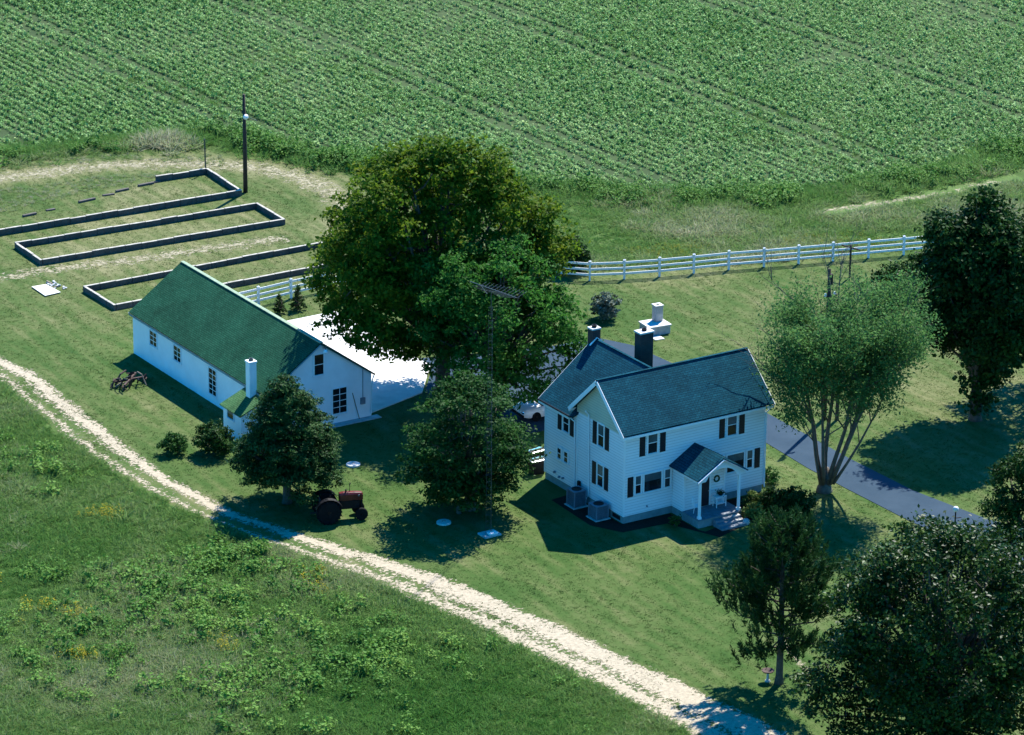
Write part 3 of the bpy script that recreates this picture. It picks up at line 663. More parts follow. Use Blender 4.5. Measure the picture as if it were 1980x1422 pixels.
# ------------------------------------------------------------------ television tower
def tower():
    t = empty('antenna_tower', (-7.32,2.66,0), 'slender three-legged lattice tower carrying a television antenna, before the layered tree', 'antenna')
    h = 13.6; R0, R1 = .20, .13
    def leg(k, z):
        a = 2*math.pi*k/3+.4; r = R0+(R1-R0)*z/h; return Vector((math.cos(a)*r, math.sin(a)*r, z))
    for k in range(3): MB().tube([leg(k,0), leg(k,h)], .009, 6).build('leg', 'steel', t)
    n = 34
    for k in range(3):
        for i in range(n):
            z0, z1 = h*i/n, h*(i+1)/n
            m = MB().tube([leg(k,z1), leg((k+1)%3,z1)], .006, 4)
            if i % 2: m.tube([leg(k,z0), leg((k+1)%3,z1)], .004, 4)
            m.build('brace', 'steel', t)
    MB().tube([(0,0,h-.6),(0,0,14.7)], .028, 6).build('mast', 'steel', t)
    A = Vector((.15,2.5,14.35)); B = Vector((.9,-1.2,14.35)); d = (B-A).normalized(); s = d.cross(Vector((0,0,1)))
    MB().tube([A, B], .022, 6).build('boom', 'steel', t)
    MB().tube([A+d*.9, A+d*2.2-s*.75], .012, 5).tube([A+d*.9, A+d*2.2+s*.75], .012, 5).build('brace', 'steel', t)
    for i in range(12):
        f = .25+.75*i/11; L = .35+.75*f; p = A+(B-A)*f
        for q in (-1, 1):
            MB().tube([p, p+s*q*L-d*.28*L+Vector((0,0,.05+.2*(i > 5)*(q > 0)))], .009, 4).build('element', 'steel', t)
    MB().box(-.55,.55,-.45,.4,-.05,.10).build('base_slab', 'concgrey', t, .03)
    MB().box(-.2,.35,-.4,-.05,.101,.22).build('base_block', 'trim', t, .02)
tower()

# ------------------------------------------------------------------ tractor
def wheel(par, x, y, r, wd, hub, lug=True):
    w_ = MB().lathe((x,y-wd/2,r), (0,1,0), [(r*.62,0),(r*.9,.0),(r*.98,wd*.2),(r*.98,wd*.8),(r*.9,wd),(r*.62,wd)], 28).build('wheel', 'tyre', par)
    MB().lathe((x,y-wd*.36,r), (0,1,0), [(r*.2,0.),(r*.6,.0),(r*.61,wd*.72),(r*.2,wd*.72)], 20).build('rim', hub, w_)
    MB().lathe((x,y-wd*.5,r), (0,1,0), [(r*.17,0),(r*.17,wd)], 12).build('hub', 'rust', w_)
    if lug:
        m = MB()
        for k in range(22):
            a = 2*math.pi*k/22
            for s in (-1,1):
                a2 = a+(.07 if s > 0 else 0); c = Vector((x+math.cos(a2)*r*.98, y+s*wd*.24, r+math.sin(a2)*r*.98))
                tn = Vector((-math.sin(a2),0,math.cos(a2))); e = (Vector((0,1,0))*s+tn*.6).normalized()
                m.beam(c-e*wd*.26, c+e*wd*.26, .065, .10, Vector((math.cos(a2),0,math.sin(a2))))
        m.build('tread_lugs', 'tyre', w_)
    return w_
def tractor():
    T = empty('tractor', (-14.05,9.35,0), 'old red row-crop tractor with black tyres parked under the round tree', 'tractor', -.33)
    for s in (-1,1): wheel(T, 0, s*.72, .70, .34, 'rust')
    for s in (-1,1): wheel(T, 1.92, s*.52, .375, .19, 'red', False)
    MB().tube([(0,-.75,.7),(0,.75,.7)], .1, 10).build('rear_axle', 'dark', T)
    MB().tube([(1.92,-.5,.40),(1.92,-.25,.6),(1.92,.25,.6),(1.92,.5,.40)], .055, 8).build('front_axle', 'dark', T)
    MB().box(-.35,.75,-.22,.22,.55,.98).build('gearbox', 'rust', T, .04)
    MB().box(.72,1.9,-.19,.19,.60,1.12).build('engine', 'dark', T, .03)
    sec = []
    for x, hw_, z0, z1 in ((.72,.20,1.14,1.56),(.95,.23,1.13,1.60),(1.6,.22,1.13,1.58),(2.02,.20,1.10,1.54),(2.08,.17,1.12,1.48)):
        sec.append([(x,-hw_,z0),(x,-hw_,z1-.1),(x,-hw_*.6,z1),(x,hw_*.6,z1),(x,hw_,z1-.1),(x,hw_,z0)])
    MB().loft(sec).build('bonnet', 'red', T, .01)
    MB().box(1.95,2.06,-.19,.19,.62,1.11).build('grille', 'dark', T, .02)
    MB().tube([(1.35,.06,1.55),(1.35,.06,2.02),(1.40,.06,2.1)], .035, 8).build('exhaust', 'rust', T)
    MB().tube([(1.1,-.08,1.57),(1.1,-.08,1.78)], .05, 8).build('air_intake', 'dark', T)
    MB().tube([(.7,0,1.4),(.28,0,1.55)], .02, 6).build('steering_column', 'dark', T)
    sw = [(.26+.0*math.cos(a),0,0) for a in (0,)]
    MB().tube([Vector((.26,0,1.56))+Vector((.05*math.cos(a)*1.,.2*math.sin(a),.19*math.cos(a)*.9)) for a in [2*math.pi*k/16 for k in range(17)]], .014, 6).build('steering_wheel', 'dark', T)
    st = MB().box(-.42,-.02,-.22,.22,1.06,1.13).build('seat', 'steel', T, .03); MB().box(-.46,-.40,-.22,.22,1.13,1.38).build('seat_back', 'steel', st, .02)
    MB().beam((-.2,0,.95),(-.2,0,1.07),.08,.08).build('seat_post', 'dark', T)
    for s in (-1,1):
        sec = []
        for k in range(9):
            a = math.radians(25+k*17); c = Vector((math.cos(a)*.8, 0, .7+math.sin(a)*.8)); sec.append([(c.x,s*.54,c.z),(c.x,s*.9,c.z),(c.x*1.02,s*.9,c.z+.02),(c.x*1.02,s*.54,c.z+.02)])
        MB().loft(sec).build('mudguard', 'dark', T)
        MB().lathe((1.75,s*.3,1.42), (1,0,0), [(.04,0),(.07,.06),(.07,.09)], 12).build('headlight', 'steel', T)
    MB().beam((-.3,0,.5),(-.95,0,.45),.1,.06).build('drawbar', 'rust', T)
tractor()

# ------------------------------------------------------------------ white car, bins, air conditioners, fireplace, small things
def car():
    C_ = empty('parked_car', (6.05,17.0,0), 'white car parked on the asphalt behind the farmhouse wing', 'car', math.pi-.05)
    def sec(x, hw_, z0, z1, t=.06): return [(x,-hw_+t,z0),(x,-hw_,z0+t),(x,-hw_,(z0+z1)/2),(x,-hw_+t*.6,z1-t*.4),(x,-hw_*.6,z1),(x,hw_*.6,z1),(x,hw_-t*.6,z1-t*.4),(x,hw_,(z0+z1)/2),(x,hw_,z0+t),(x,hw_-t,z0)]
    MB().loft([sec(-2.25,.70,.38,.82),sec(-2.1,.82,.28,.92),(sec(-1.2,.86,.24,.96)),sec(0,.87,.24,.94),sec(1.0,.86,.24,.92),sec(1.95,.80,.27,.80),sec(2.25,.68,.36,.68)]).build('body', 'carw', C_, smooth=True)
    cb = [(-1.5,.70,.93,.97),(-.95,.66,.93,1.38),(.15,.66,.92,1.40),(.95,.70,.91,.95)]
    MB().loft([[(x,-a,z0),(x,-a*.86,z1),(x,a*.86,z1),(x,a,z0)] for x,a,z0,z1 in cb]).build('window_band', 'glass', C_)
    MB().loft([[(x,-.58,z),(x,-.5,z+.05),(x,.5,z+.05),(x,.58,z)] for x, z in ((-1.05,1.36),(-.6,1.395),(.0,1.40),(.3,1.37))]).build('roof', 'carw', C_, smooth=True)
    for x in (-1.35,1.4):
        for s in (-1,1): wheel(C_, x, s*.76, .32, .2, 'chrome', False)
    for x in (-2.27,2.27): MB().box(x-.06,x+.06,-.72,.72,.36,.52).build('bumper', 'dark', C_, .03)
    for s in (-1,1): MB().box(2.16,2.26,s*.55-.13,s*.55+.13,.56,.68).build('headlight', 'chrome', C_, .02)
car()
def bin_(x, y, rz, label):
    b = empty('storage_bin', (x,y,0), label, 'bin', rz, 'dark bins behind the farmhouse corner')
    MB().add([(-.42,-.27,.03),(.42,-.27,.03),(.42,.27,.03),(-.42,.27,.03),(-.5,-.33,.86),(.5,-.33,.86),(.5,.33,.86),(-.5,.33,.86)], [(0,3,2,1),(4,5,6,7),(0,1,5,4),(1,2,6,5),(2,3,7,6),(3,0,4,7)]).build('body', 'dark', b, .02)
    MB().prism([(-.36,.87),(.36,.87),(.3,.90),(.0,.96),(-.3,.93)], 'x', -.53, .53).build('lid', 'chrome', b, .01)
    MB().tube([(-.45,.36,.9),(.45,.36,.9)], .025, 6).build('handle', 'dark', b)
bin_(.02, 9.15, 0., 'dark bin with shiny lid by the far corner of the farmhouse, the nearer of two')
bin_(.75, 10.4, .1, 'dark bin with shiny lid by the far corner of the farmhouse, the farther of two')
def aircon(x, y, wd, h, label):
    a = empty('air_conditioner', (x,y,0), label, 'air conditioner', 0, 'outdoor units beside the farmhouse')
    MB().box(-wd/2-.12,wd/2+.12,-wd/2-.12,wd/2+.12,-.05,.06).build('base_pad', 'concgrey', a, .01)
    MB().box(-wd/2+.03,wd/2-.03,-wd/2+.03,wd/2-.03,.06,h-.04).build('coil', 'dark', a)
    for k in range(13):
        z = .10+(h-.2)*k/12; m = MB()
        for s in (-1,1): m.box(-wd/2,wd/2,s*wd/2-.012,s*wd/2+.012,z,z+.028); m.box(s*wd/2-.012,s*wd/2+.012,-wd/2+.013,wd/2-.013,z,z+.028)
        m.build('louvre', 'acgrey', a)
    for sx_ in (-1,1):
        for sy in (-1,1): MB().box(sx_*wd/2-.03,sx_*wd/2+.03,sy*wd/2-.03,sy*wd/2+.03,.06,h-.041).build('corner_post', 'acgrey', a)
    MB().box(-wd/2-.03,wd/2+.03,-wd/2-.03,wd/2+.03,h-.04,h+.03).build('top_panel', 'acgrey', a, .015)
    MB().lathe((0,0,h+.03), (0,0,1), [(wd*.38,0),(wd*.38,.025),(wd*.30,.025),(wd*.29,.005)], 20).build('fan_guard', 'dark', a)
aircon(-.72, 3.75, .78, 1.0, 'grey boxy air-conditioning unit by the farmhouse wall, farther from the porch')
aircon(-.66, 1.55, .80, .85, 'grey boxy air-conditioning unit near the corner of the farmhouse')
fp = empty('outdoor_fireplace', (20.0,26.0,0), 'pale stone outdoor fireplace with a square chimney on the back lawn', 'fireplace', -.1)
MB().box(-.78,.78,-.66,.68,-.1,.55).build('hearth', 'concgrey', fp, .02); MB().box(-.84,.84,-.72,.74,.551,.63).build('hearth_top', 'conc', fp, .01)
MB().box(.08,.62,.08,.60,.631,1.66).build('chimney', 'concgrey', fp, .02); MB().box(.04,.66,.04,.64,1.661,1.73).build('chimney_cap', 'conc', fp, .01)
MB().box(.26,.44,.25,.43,1.731,1.75).build('flue', 'dark', fp)
MB().box(-.78,-.1,-1.5,-.74,-.05,.05).build('apron', 'conc', fp, .01)
for x, y, lb in ((-8.55,15.79,'round concrete cover in the shaded lawn right of the round tree'), (-8.64,5.42,'round concrete cover in the lawn beside the antenna tower')):
    c = empty('septic_cover', (x,y,0), lb, 'cover'); MB().lathe((0,0,0), (0,0,1), [(.42,-.05),(.42,.09),(.38,.11),(.05,.12)], 24).build('lid', 'conc', c); MB().tube([(-.1,0,.115),(-.08,0,.17),(.08,0,.17),(.1,0,.115)], .012, 6).build('handle', 'rust', c)
pb = empty('board_panel', (-10.2,53.4,0), 'pale flat board lying on the lawn left of the garage', 'board')
o = MB().slab([(-.55,1.1,.10),(.5,1.05,.10),(.62,-.9,.10),(-.6,-1.05,.10)], .05).build('panel', 'ply', pb, .008)
for y in (-.7,.7): MB().box(-.5,.5,y-.06,y+.06,0,.049).build('batten', 'wood', pb)
dbs = empty('debris_heap', (-9.25,54.1,0), 'small heap of grey scrap beside the pale board', 'scrap')
rg = random.Random(9)
for k in range(14):
    x, y = rg.uniform(-.35,.35), rg.uniform(-.9,.6); a = rg.uniform(0,3.1); L = rg.uniform(.2,.55)
    MB().beam((x-math.cos(a)*L/2,y-math.sin(a)*L/2,rg.uniform(.03,.08)),(x+math.cos(a)*L/2,y+math.sin(a)*L/2,rg.uniform(.05,.2)),.12,.05).build('scrap_piece', rg.choice(['concgrey','steel','found','wood']), dbs)
sc_ = empty('rusty_implement', (-13.55,34.75,0), 'tangled rusty farm implement lying on the grass beside the garage', 'implement', .35)
MB().beam((-1.1,-.55,.35),(1.0,.45,.35),.12,.12).beam((-1.0,.35,.35),(.9,-.5,.35),.12,.12).build('frame', 'rust', sc_)
for k in range(16):
    x, y = rg.uniform(-1.2,1.1), rg.uniform(-.7,.7); a = rg.uniform(0,6.28); L = rg.uniform(.5,1.1); t0 = rg.uniform(.05,.35); t1 = rg.uniform(.15,.8)
    MB().tube([(x-math.cos(a)*L/2,y-math.sin(a)*L/2,t0*.4),(x,y,max(t0,t1*.9)),(x+math.cos(a)*L/2,y+math.sin(a)*L/2,t1)], rg.uniform(.03,.06), 6).build('tine', rg.choice(['rust','rust','dark','wood']), sc_)
for x, y in ((-.5,-.5),(.55,.4),(.75,-.55)): MB().lathe((x,y,.3), (rg.uniform(-.4,.4),1,.2), [(.05,-.03),(.28,-.01),(.3,.0),(.28,.02),(.05,.04)], 16).build('disc', 'rust', sc_)

# porch furniture
def chair(x, y, rz, label):
    c = empty('porch_chair', (x,y,PF), label, 'chair', rz)
    MB().lathe((0,0,.40), (0,0,1), [(.02,0),(.22,.0),(.23,.03),(.02,.04)], 14).build('seat', 'trim', c)
    for a in (.8,2.35,3.93,5.5): MB().tube([(math.cos(a)*.15,math.sin(a)*.15,.40),(math.cos(a)*.23,math.sin(a)*.23,0.01)], .016, 6).build('leg', 'trim', c)
    MB().tube([(-.2,.12,.42),(-.24,.2,.75),(-.12,.25,.93),(.12,.25,.93),(.24,.2,.75),(.2,.12,.42)], .02, 6).build('back_frame', 'trim', c)
    for q in (-.1,0,.1): MB().tube([(q,.2,.43),(q,.25,.92)], .01, 5).build('spindle', 'trim', c)
chair(3.85, -1.75, .9, 'white porch chair standing left of the dark front door')
tb = empty('porch_table', (5.55,-1.6,PF), 'small white slatted table right of the front door', 'table')
MB().box(-.36,.36,-.22,.22,.62,.66).build('table_top', 'trim', tb, .01)
for sx_ in (-1,1):
    for sy in (-1,1): MB().box(sx_*.32-.02,sx_*.32+.02,sy*.18-.02,sy*.18+.02,0.005,.62).build('leg', 'trim', tb)
MB().box(-.3,.3,-.17,.17,.2,.23).build('shelf', 'trim', tb)
pt = empty('flower_pot', (5.62,-1.6,PF+.66), 'dark bowl of plants on the white porch table', 'pot'); MB().lathe((0,0,.001), (0,0,1), [(.1,0),(.17,.1),(.18,.14),(.1,.13)], 14).build('bowl', 'dark', pt)
wr = empty('wall_wreath', (5.62,-1.18,2.05), 'round green wreath hanging on the porch wall beside the door', 'wreath')
MB().tube([(.17*math.cos(2*math.pi*k/16),0,.17*math.sin(2*math.pi*k/16)) for k in range(17)], .05, 8, False).build('ring', 'green', wr)
st = empty('garden_stone', (6.05,-3.55,0), 'rounded pale stone beside the foot of the porch steps', 'stone')
MB().lathe((0,0,-.05), (0,0,1), [(.16,0),(.24,.12),(.22,.26),(.12,.36),(.03,.38)], 9).build('boulder', 'concgrey', st)

# ------------------------------------------------------------------ trees and shrubs
def leaves(rng, P, Nn, size, aspect=.62, fold=.25, up=None):
    """one folded two-triangle leaf per point; up: preferred leaf axis (M,3) or None"""
    n = len(P); Nn = Nn/np.linalg.norm(Nn, axis=1)[:,None]
    a = rng.normal(size=(n,3)) if up is None else up+rng.normal(size=(n,3))*.35
    a -= (a*Nn).sum(1)[:,None]*Nn; a /= np.linalg.norm(a, axis=1)[:,None]+1e-9
    b = np.cross(Nn, a); L = (size*rng.uniform(.6, 1.35, n))[:,None]; Wd = L*aspect*.5
    V = np.empty((n,4,3)); V[:,0] = P-a*L*.5; V[:,2] = P+a*L*.5
    V[:,1] = P+b*Wd+Nn*Wd*fold; V[:,3] = P-b*Wd+Nn*Wd*fold
    k = np.arange(n)[:,None]*4
    F = np.concatenate([k+np.array([[0,1,2]]), k+np.array([[0,2,3]])], 1).reshape(-1,3)
    return V.reshape(-1,3), F
def sphere_dirs(rng, n, zmin=-.5):
    d = rng.normal(size=(n*4,3)); d /= np.linalg.norm(d, axis=1)[:,None]; d = d[d[:,2] > zmin]; return d[:n]
def lobe_leaves(rng, lobes, ncl, nlf, rcl, size, flat=.6, cz=None, aspect=.62, shell=.8, upw=.5, zmin=-.6):
    """lobes: list of (centre, radii). Each lobe carries leaf clumps near its skin; each clump is a flattened tuft."""
    PP = []; NN = []
    for c, r in lobes:
        c = np.array(c); r = np.array(r)*np.ones(3)
        k = max(3, int(ncl*(r.prod()**(2/3))))
        d = sphere_dirs(rng, k, zmin); k = len(d)
        rad = shell+(1-shell)*rng.uniform(-1.6, 1.25, k)
        cc = c+d*r*rad[:,None]
        for q in range(k):
            m = int(nlf*rng.uniform(.5, 1.5)); rr = rcl*rng.uniform(.6, 1.4)
            p = rng.normal(size=(m,3))*.55; p[:,2] *= flat
            PP.append(cc[q]+p*rr); o = d[q]*.6+np.array([0,0,upw])
            NN.append(o+rng.normal(size=(m,3))*.65)
    return np.concatenate(PP), np.concatenate(NN)
def limb_tubes(mb, rng, base, targets, r0, fork_z, seg=7, bend=.4):
    for tg in targets:
        tg = np.array(tg); st = np.array([base[0], base[1], fork_z*rng.uniform(.75, 1.15)]); mid = st*.5+tg*.5; mid[:2] = st[:2]*.62+tg[:2]*.38+rng.normal(size=2)*bend*.4; mid[2] += bend*.3
        L = np.linalg.norm(tg-st); ra = r0*rng.uniform(.35, .55)
        mb.tube([st, st*.6+mid*.4+rng.normal(size=3)*.08, mid, tg*.55+mid*.45+rng.normal(size=3)*.1, tg], [ra, ra*.85, ra*.62, ra*.36, ra*.12], seg)
        for _ in range(3):
            f = rng.uniform(.35, .85); p = mid*(1-f)+tg*f; e = p+rng.normal(size=3)*L*.07+np.array([0,0,L*.03]); mb.tube([p, (p+e)/2+rng.normal(size=3)*.08, e], [ra*.3, ra*.2, ra*.06], 5)
def loc3(a, b, z): return RGT*a+FWD*b+np.array([0,0,z])
def broadleaf(name, base, label, mat, lobes, trunk_r, fork_z, ncl, nlf, rcl, size, seed, bark='bark', flat=.6, stems=1, group=None, trunk_h=None, aspect=.62, upw=.5, shell=.8, zmin=-.6, cat='tree', crown_part='crown'):
    rng = np.random.default_rng(seed); T = empty(name, (base[0], base[1], 0), label, cat, 0, group)
    lob = [(loc3(a, b, z), r) for a, b, z, r in lobes]
    P, Nn = lobe_leaves(rng, lob, ncl, nlf, rcl, size, flat, None, aspect, shell, upw, zmin)
    k = P[:,2] > .12; V, F = leaves(rng, P[k], Nn[k], size, aspect); npmesh(crown_part, V, F, mat, T)
    mb = MB(); th = trunk_h or max(c[2] for c, r in lob)*.85
    for s in range(stems):
        j = rng.normal(size=2)*(.0 if stems == 1 else trunk_r*2.2); e = rng.normal(size=2)*(.25 if stems == 1 else th*.12)
        rr = trunk_r if stems == 1 else trunk_r*.6
        mb.tube([(j[0]*.5,j[1]*.5,-.2),(j[0]*.6,j[1]*.6,.25),(j[0],j[1],th*.25),(j[0]+e[0]*.5,j[1]+e[1]*.5,th*.6),(j[0]+e[0],j[1]+e[1],th)], [rr*1.5,rr*1.1,rr*.9,rr*.55,rr*.12], 10)
    limb_tubes(mb, rng, (0,0), [c for c, r in lob], trunk_r, fork_z)
    mb.build('trunk', bark, T, smooth=True)
    return T
def ring_lobes(rng, cz, R, Hh, n, rl, zlo=-.6, squash=.9, shape=None):
    out = []
    ga = math.pi*(3-math.sqrt(5))
    for i in range(n):
        zz = zlo+(1-zlo)*(i+.5)/n; a = ga*i+rng.uniform(-.3,.3); rr = math.sqrt(max(0., 1-zz*zz))
        if shape: rr *= shape(zz)
        k = rng.uniform(.82, 1.06); out.append((math.cos(a)*rr*R*k*.74, math.sin(a)*rr*R*k*.74, cz+zz*Hh*k*.74, rl*rng.uniform(.8, 1.2)*np.array([1,1,squash])))
    return out

MT['leafA'] = leafmat('leaf_yellow_green', [(.12, (.024, .080, .008)), (.42, (.066, .132, .010)), (.72, (.130, .190, .014)), (.98, (.23, .25, .020))], .5)
MT['leafB'] = leafmat('leaf_mid_green', [(.15, (.016, .080, .012)), (.5, (.045, .155, .022)), (.9, (.095, .240, .040))], .46)
MT['leafC'] = leafmat('leaf_fresh_green', [(.15, (.009, .042, .009)), (.5, (.025, .085, .017)), (.9, (.060, .150, .032))], .40)
MT['leafD'] = leafmat('needle_green', [(.15, (.008, .034, .009)), (.5, (.024, .072, .017)), (.9, (.066, .140, .036))], .25)
MT['leafE'] = leafmat('leaf_grey_green', [(.15, (.045, .125, .034)), (.5, (.085, .195, .052)), (.9, (.140, .26, .075))], .48)
MT['leafF'] = leafmat('leaf_dark_green', [(.15, (.007, .026, .006)), (.5, (.018, .055, .010)), (.9, (.044, .105, .020))], .25, .5)
MT['leafJ'] = leafmat('leaf_glossy_green', [(.15, (.006, .022, .004)), (.5, (.018, .050, .008)), (.9, (.058, .120, .018))], .25, .45, gloss=.15)
MT['leafK'] = leafmat('pine_needle', [(.15, (.009, .034, .009)), (.5, (.021, .064, .016)), (.9, (.046, .105, .028))], .25)
MT['leafW'] = leafmat('leaf_pale_tips', [(.15, (.05, .085, .045)), (.55, (.12, .16, .11)), (.9, (.30, .33, .27))], .15)
MT['leafY'] = leafmat('leaf_spotted_yellow', [(.15, (.04, .08, .018)), (.55, (.09, .14, .03)), (.9, (.22, .24, .06))], .15)

rnA = np.random.default_rng(11)
LA = [(a, b, z, r*q) for (a, b, z, r), q in zip(ring_lobes(rnA, 9.6, 8.4, 7.6, 58, 1.5, -.78), rnA.uniform(.55, 1.45, 58)) if not (b < -2.6 and a > -2.2)]+ring_lobes(rnA, 8.4, 6.0, 5.8, 16, 2.0, -.9)
LA += [(-6.4,-1.5,5.8,1.7),(-5.4,-3.2,5.2,1.6),(-3.8,-4.6,4.9,1.6),(-4.6,-1.5,4.2,1.5),(-2.6,-2.6,3.8,1.5),(-6.8,.8,6.6,1.8),(6.2,1,9.0,1.9),(6.8,2.0,8.0,1.6),(.4,0,15.0,1.6),(-2.2,.5,13.4,1.9),(2.6,.5,13.2,1.9),(-4.6,0,10.6,2.1),(-6.2,1,8.4,1.7),(-1.6,-2.4,3.8,1.4)]
broadleaf('maple_tree', (2.6,23.9), 'largest tree, broad crown of yellow-green leaves rising behind the garage and the farmhouse', 'leafA', LA, .45, 2.6, 17, 26, .46, .27, 21, flat=.5)
rnB = np.random.default_rng(12)
LB = [(a-.35, b-.9, z+.2, r*q) for (a, b, z, r), q in zip(ring_lobes(rnB, 6.6, 5.7, 5.4, 40, 1.2, -.9), rnB.uniform(.6, 1.4, 40))]+ring_lobes(rnB, 5.6, 3.8, 4.2, 10, 1.5, -.95)
LB += [(-3.8,-1.4,8.4,1.5),(-4.4,-1,9.4,1.1),(-3.2,-2,6.6,1.5),(-2.2,-2.4,8.6,1.4),(4.4,0,4.2,1.6),(4.6,-.8,3.2,1.3),(3.6,.5,6.2,1.5),(.6,0,10.4,1.2),(-2.0,0,10.2,1.2),(-3.4,-2,3.6,1.5),(-1.4,-3.6,2.8,1.5),(1.4,-3.6,2.6,1.4),(3.2,-2.6,2.4,1.4),(0,-2,1.8,1.3),(-2.4,-2.4,1.9,1.3)]
broadleaf('shade_tree', (3.8,19.2), 'mid-green leafy tree in front of the largest tree, left of the farmhouse wing', 'leafB', LB, .32, 2.2, 17, 26, .45, .24, 22, flat=.5)
def layered(name, base, label):
    rng = np.random.default_rng(31); lob = []
    for z, R, n in ((1.2,2.0,8),(1.9,2.5,10),(2.7,2.9,11),(3.6,3.1,12),(4.7,3.0,11),(5.8,2.5,9),(6.9,1.9,7),(7.8,1.0,4),(2.6,1.4,6),(4.4,1.4,6)):
        for k in range(n):
            a = 6.283*(k+rng.uniform(-.3,.3))/n; q = rng.uniform(.62,1.0); lob.append((math.cos(a)*R*q, math.sin(a)*R*q, z+rng.uniform(-.35,.35), np.array([1.05,1.05,.34])*rng.uniform(.8,1.2)))
    broadleaf(name, base, label, 'leafC', lob, .2, 1.0, 34, 24, .40, .20, 32, flat=.35, stems=5, bark='barkp', upw=1.0, zmin=-.9)
layered('layered_tree', (-6.5,6.4), 'multi-stemmed fresh green tree with layered branches behind the antenna tower')
def conifer_round():
    rng = np.random.default_rng(41); lob = []
    for z, R, n in ((1.7,2.5,10),(2.5,2.85,13),(3.3,2.7,12),(4.1,2.35,11),(4.9,1.9,9),(5.6,1.4,7),(6.3,.9,5),(6.9,.45,3),(7.3,.1,1),(2.5,1.3,6),(4.0,1.1,5)):
        for k in range(n):
            a = 6.283*(k+rng.uniform(-.3,.3))/n; q = rng.uniform(.66,1.02); lob.append((math.cos(a)*R*q, math.sin(a)*R*q, z+rng.uniform(-.3,.3), np.array([.85,.85,.46])*rng.uniform(.8,1.2)))
    broadleaf('round_tree', (-14.75,12.7), 'compact round-headed dark green tree on a bare trunk beside the tractor', 'leafD', lob, .24, 1.2, 52, 34, .25, .19, 42, flat=.45, aspect=.42, upw=1.0)
conifer_round()
def feathery(base):
    rng = np.random.default_rng(51); T = empty('feathery_tree', (*base, 0), 'sparse feathery tree with several fanning bare stems beside the drive', 'tree'); mb = MB(); PP = []
    def br(p, d, L, r, lev):
        pts = [p]; n = 5
        for i in range(n):
            d = d+rng.normal(size=3)*.07+np.array([0,0,.035 if lev < 2 else -.01]); d /= np.linalg.norm(d); pts.append(pts[-1]+d*L/n)
        mb.tube(pts, [r*(1-.8*i/n) for i in range(n+1)], 7 if lev < 2 else 4)
        if lev >= 1:
            for i in range(2 if lev < 3 else 0, n+1):
                k = {1: 2, 2: 5, 3: 8}[lev]; PP.append(pts[i]+rng.normal(size=(k,3))*np.array([.34,.34,.26]))
        if lev < 3:
            for _ in range({0: 8, 1: 6, 2: 3}[lev]):
                i = rng.integers(2, n+1); s = rng.normal(size=3); s[2] = abs(s[2])*.5+.1; s /= np.linalg.norm(s); q = d*.75+s*.75; q /= np.linalg.norm(q)
                br(pts[i], q, L*rng.uniform(.38,.55), r*.36, lev+1)
    for a, b, z, L, r in ((-.20,.05,1,9.0,.17),(.02,.0,1,9.6,.17),(.16,-.08,1,9.2,.15),(.40,.03,1,9.0,.16),(.34,-.12,1,8.2,.13),(-.08,-.2,1,8.4,.13),(-.24,-.2,1,7.6,.11),(.56,-.1,1,7.6,.10)):
        d = RGT*a+FWD*b+np.array([0,0,1.]); d /= np.linalg.norm(d); st = RGT*a*.9+FWD*b*.9+np.array([0,0,.5]); br(st, d, L, r, 0)
    mb.tube([(0,0,-.2),(0,0,.3),(.02,0,.9),(.05,-.05,1.5)], [.55,.42,.36,.16], 12); mb.build('trunk', 'barkp', T, smooth=True)
    P = np.concatenate(PP); P = P[(P[:,2] > 3.0) & ~((P@FWD > 1.0) & (P@RGT < 1.0)) & (P@RGT < 5.6+rng.normal(size=len(P))*.5) & (P@RGT > -3.6+rng.normal(size=len(P))*.45) & (P[:,2] < 12.9+rng.normal(size=len(P))*.4)]; V, F = leaves(rng, P, rng.normal(size=(len(P),3))+np.array([0,0,.6]), .19, .5); npmesh('crown', V, F, 'leafE', T); return len(P)
nE = feathery((12.86,-1.85))
def tallF():
    rng = np.random.default_rng(61)
    L = [(a, b, z, r*q) for (a, b, z, r), q in zip(ring_lobes(rng, 8.6, 4.8, 6.4, 62, 1.0, -.85, 1.1), rng.uniform(.7, 1.4, 62))]+ring_lobes(rng, 7.6, 3.6, 5.0, 16, 1.5, -.9)
    L += [(-2.8,0,12.2,.75),(-.6,0,13.8,.8),(.5,0,13.9,.7),(-.9,.3,12.6,1.1),(1.0,.2,12.4,1.1),(-3.0,-.5,9.8,1.0),(-.1,0,14.4,.5)]
    L += [(.3,-.1,4.2,1.2),(.2,-.2,3.4,1.1),(-.2,-.2,2.5,.9),(.6,-.1,2.8,1.0),(.2,-.3,1.7,.75),(.1,-.1,1.0,.55),(.9,0,3.6,1.0)]
    broadleaf('tall_tree', (27.8,2.8), 'tall dark leafy tree with an ivy-clad trunk across the drive', 'leafF', L, .35, 2.5, 17, 30, .48, .30, 62)
tallF()
rng_ = np.random.default_rng(71)
broadleaf('edge_tree', (36.4,5.2), 'dark tree cut by the right edge of the picture, behind the tall ivy-clad one', 'leafF', ring_lobes(rng_, 7.2, 4.6, 5.2, 18, 1.5, -.75), .3, 2.2, 12, 28, .55, .30, 72)
broadleaf('low_tree', (34.3,19.5), 'low dark bushy tree half hidden behind the feathery tree', 'leafF', ring_lobes(rng_, 2.4, 1.9, 1.9, 9, .85, -.8), .1, .8, 22, 26, .35, .24, 73)
broadleaf('holly_tree', (14.9,-17.9), 'dense black-green evergreen cut by the right edge, beside the end of the drive', 'leafF', ring_lobes(rng_, 3.9, 2.6, 4.6, 22, 1.0, -.85, 1.1, lambda z: 1.15-.35*z), .25, .8, 26, 30, .35, .20, 74)
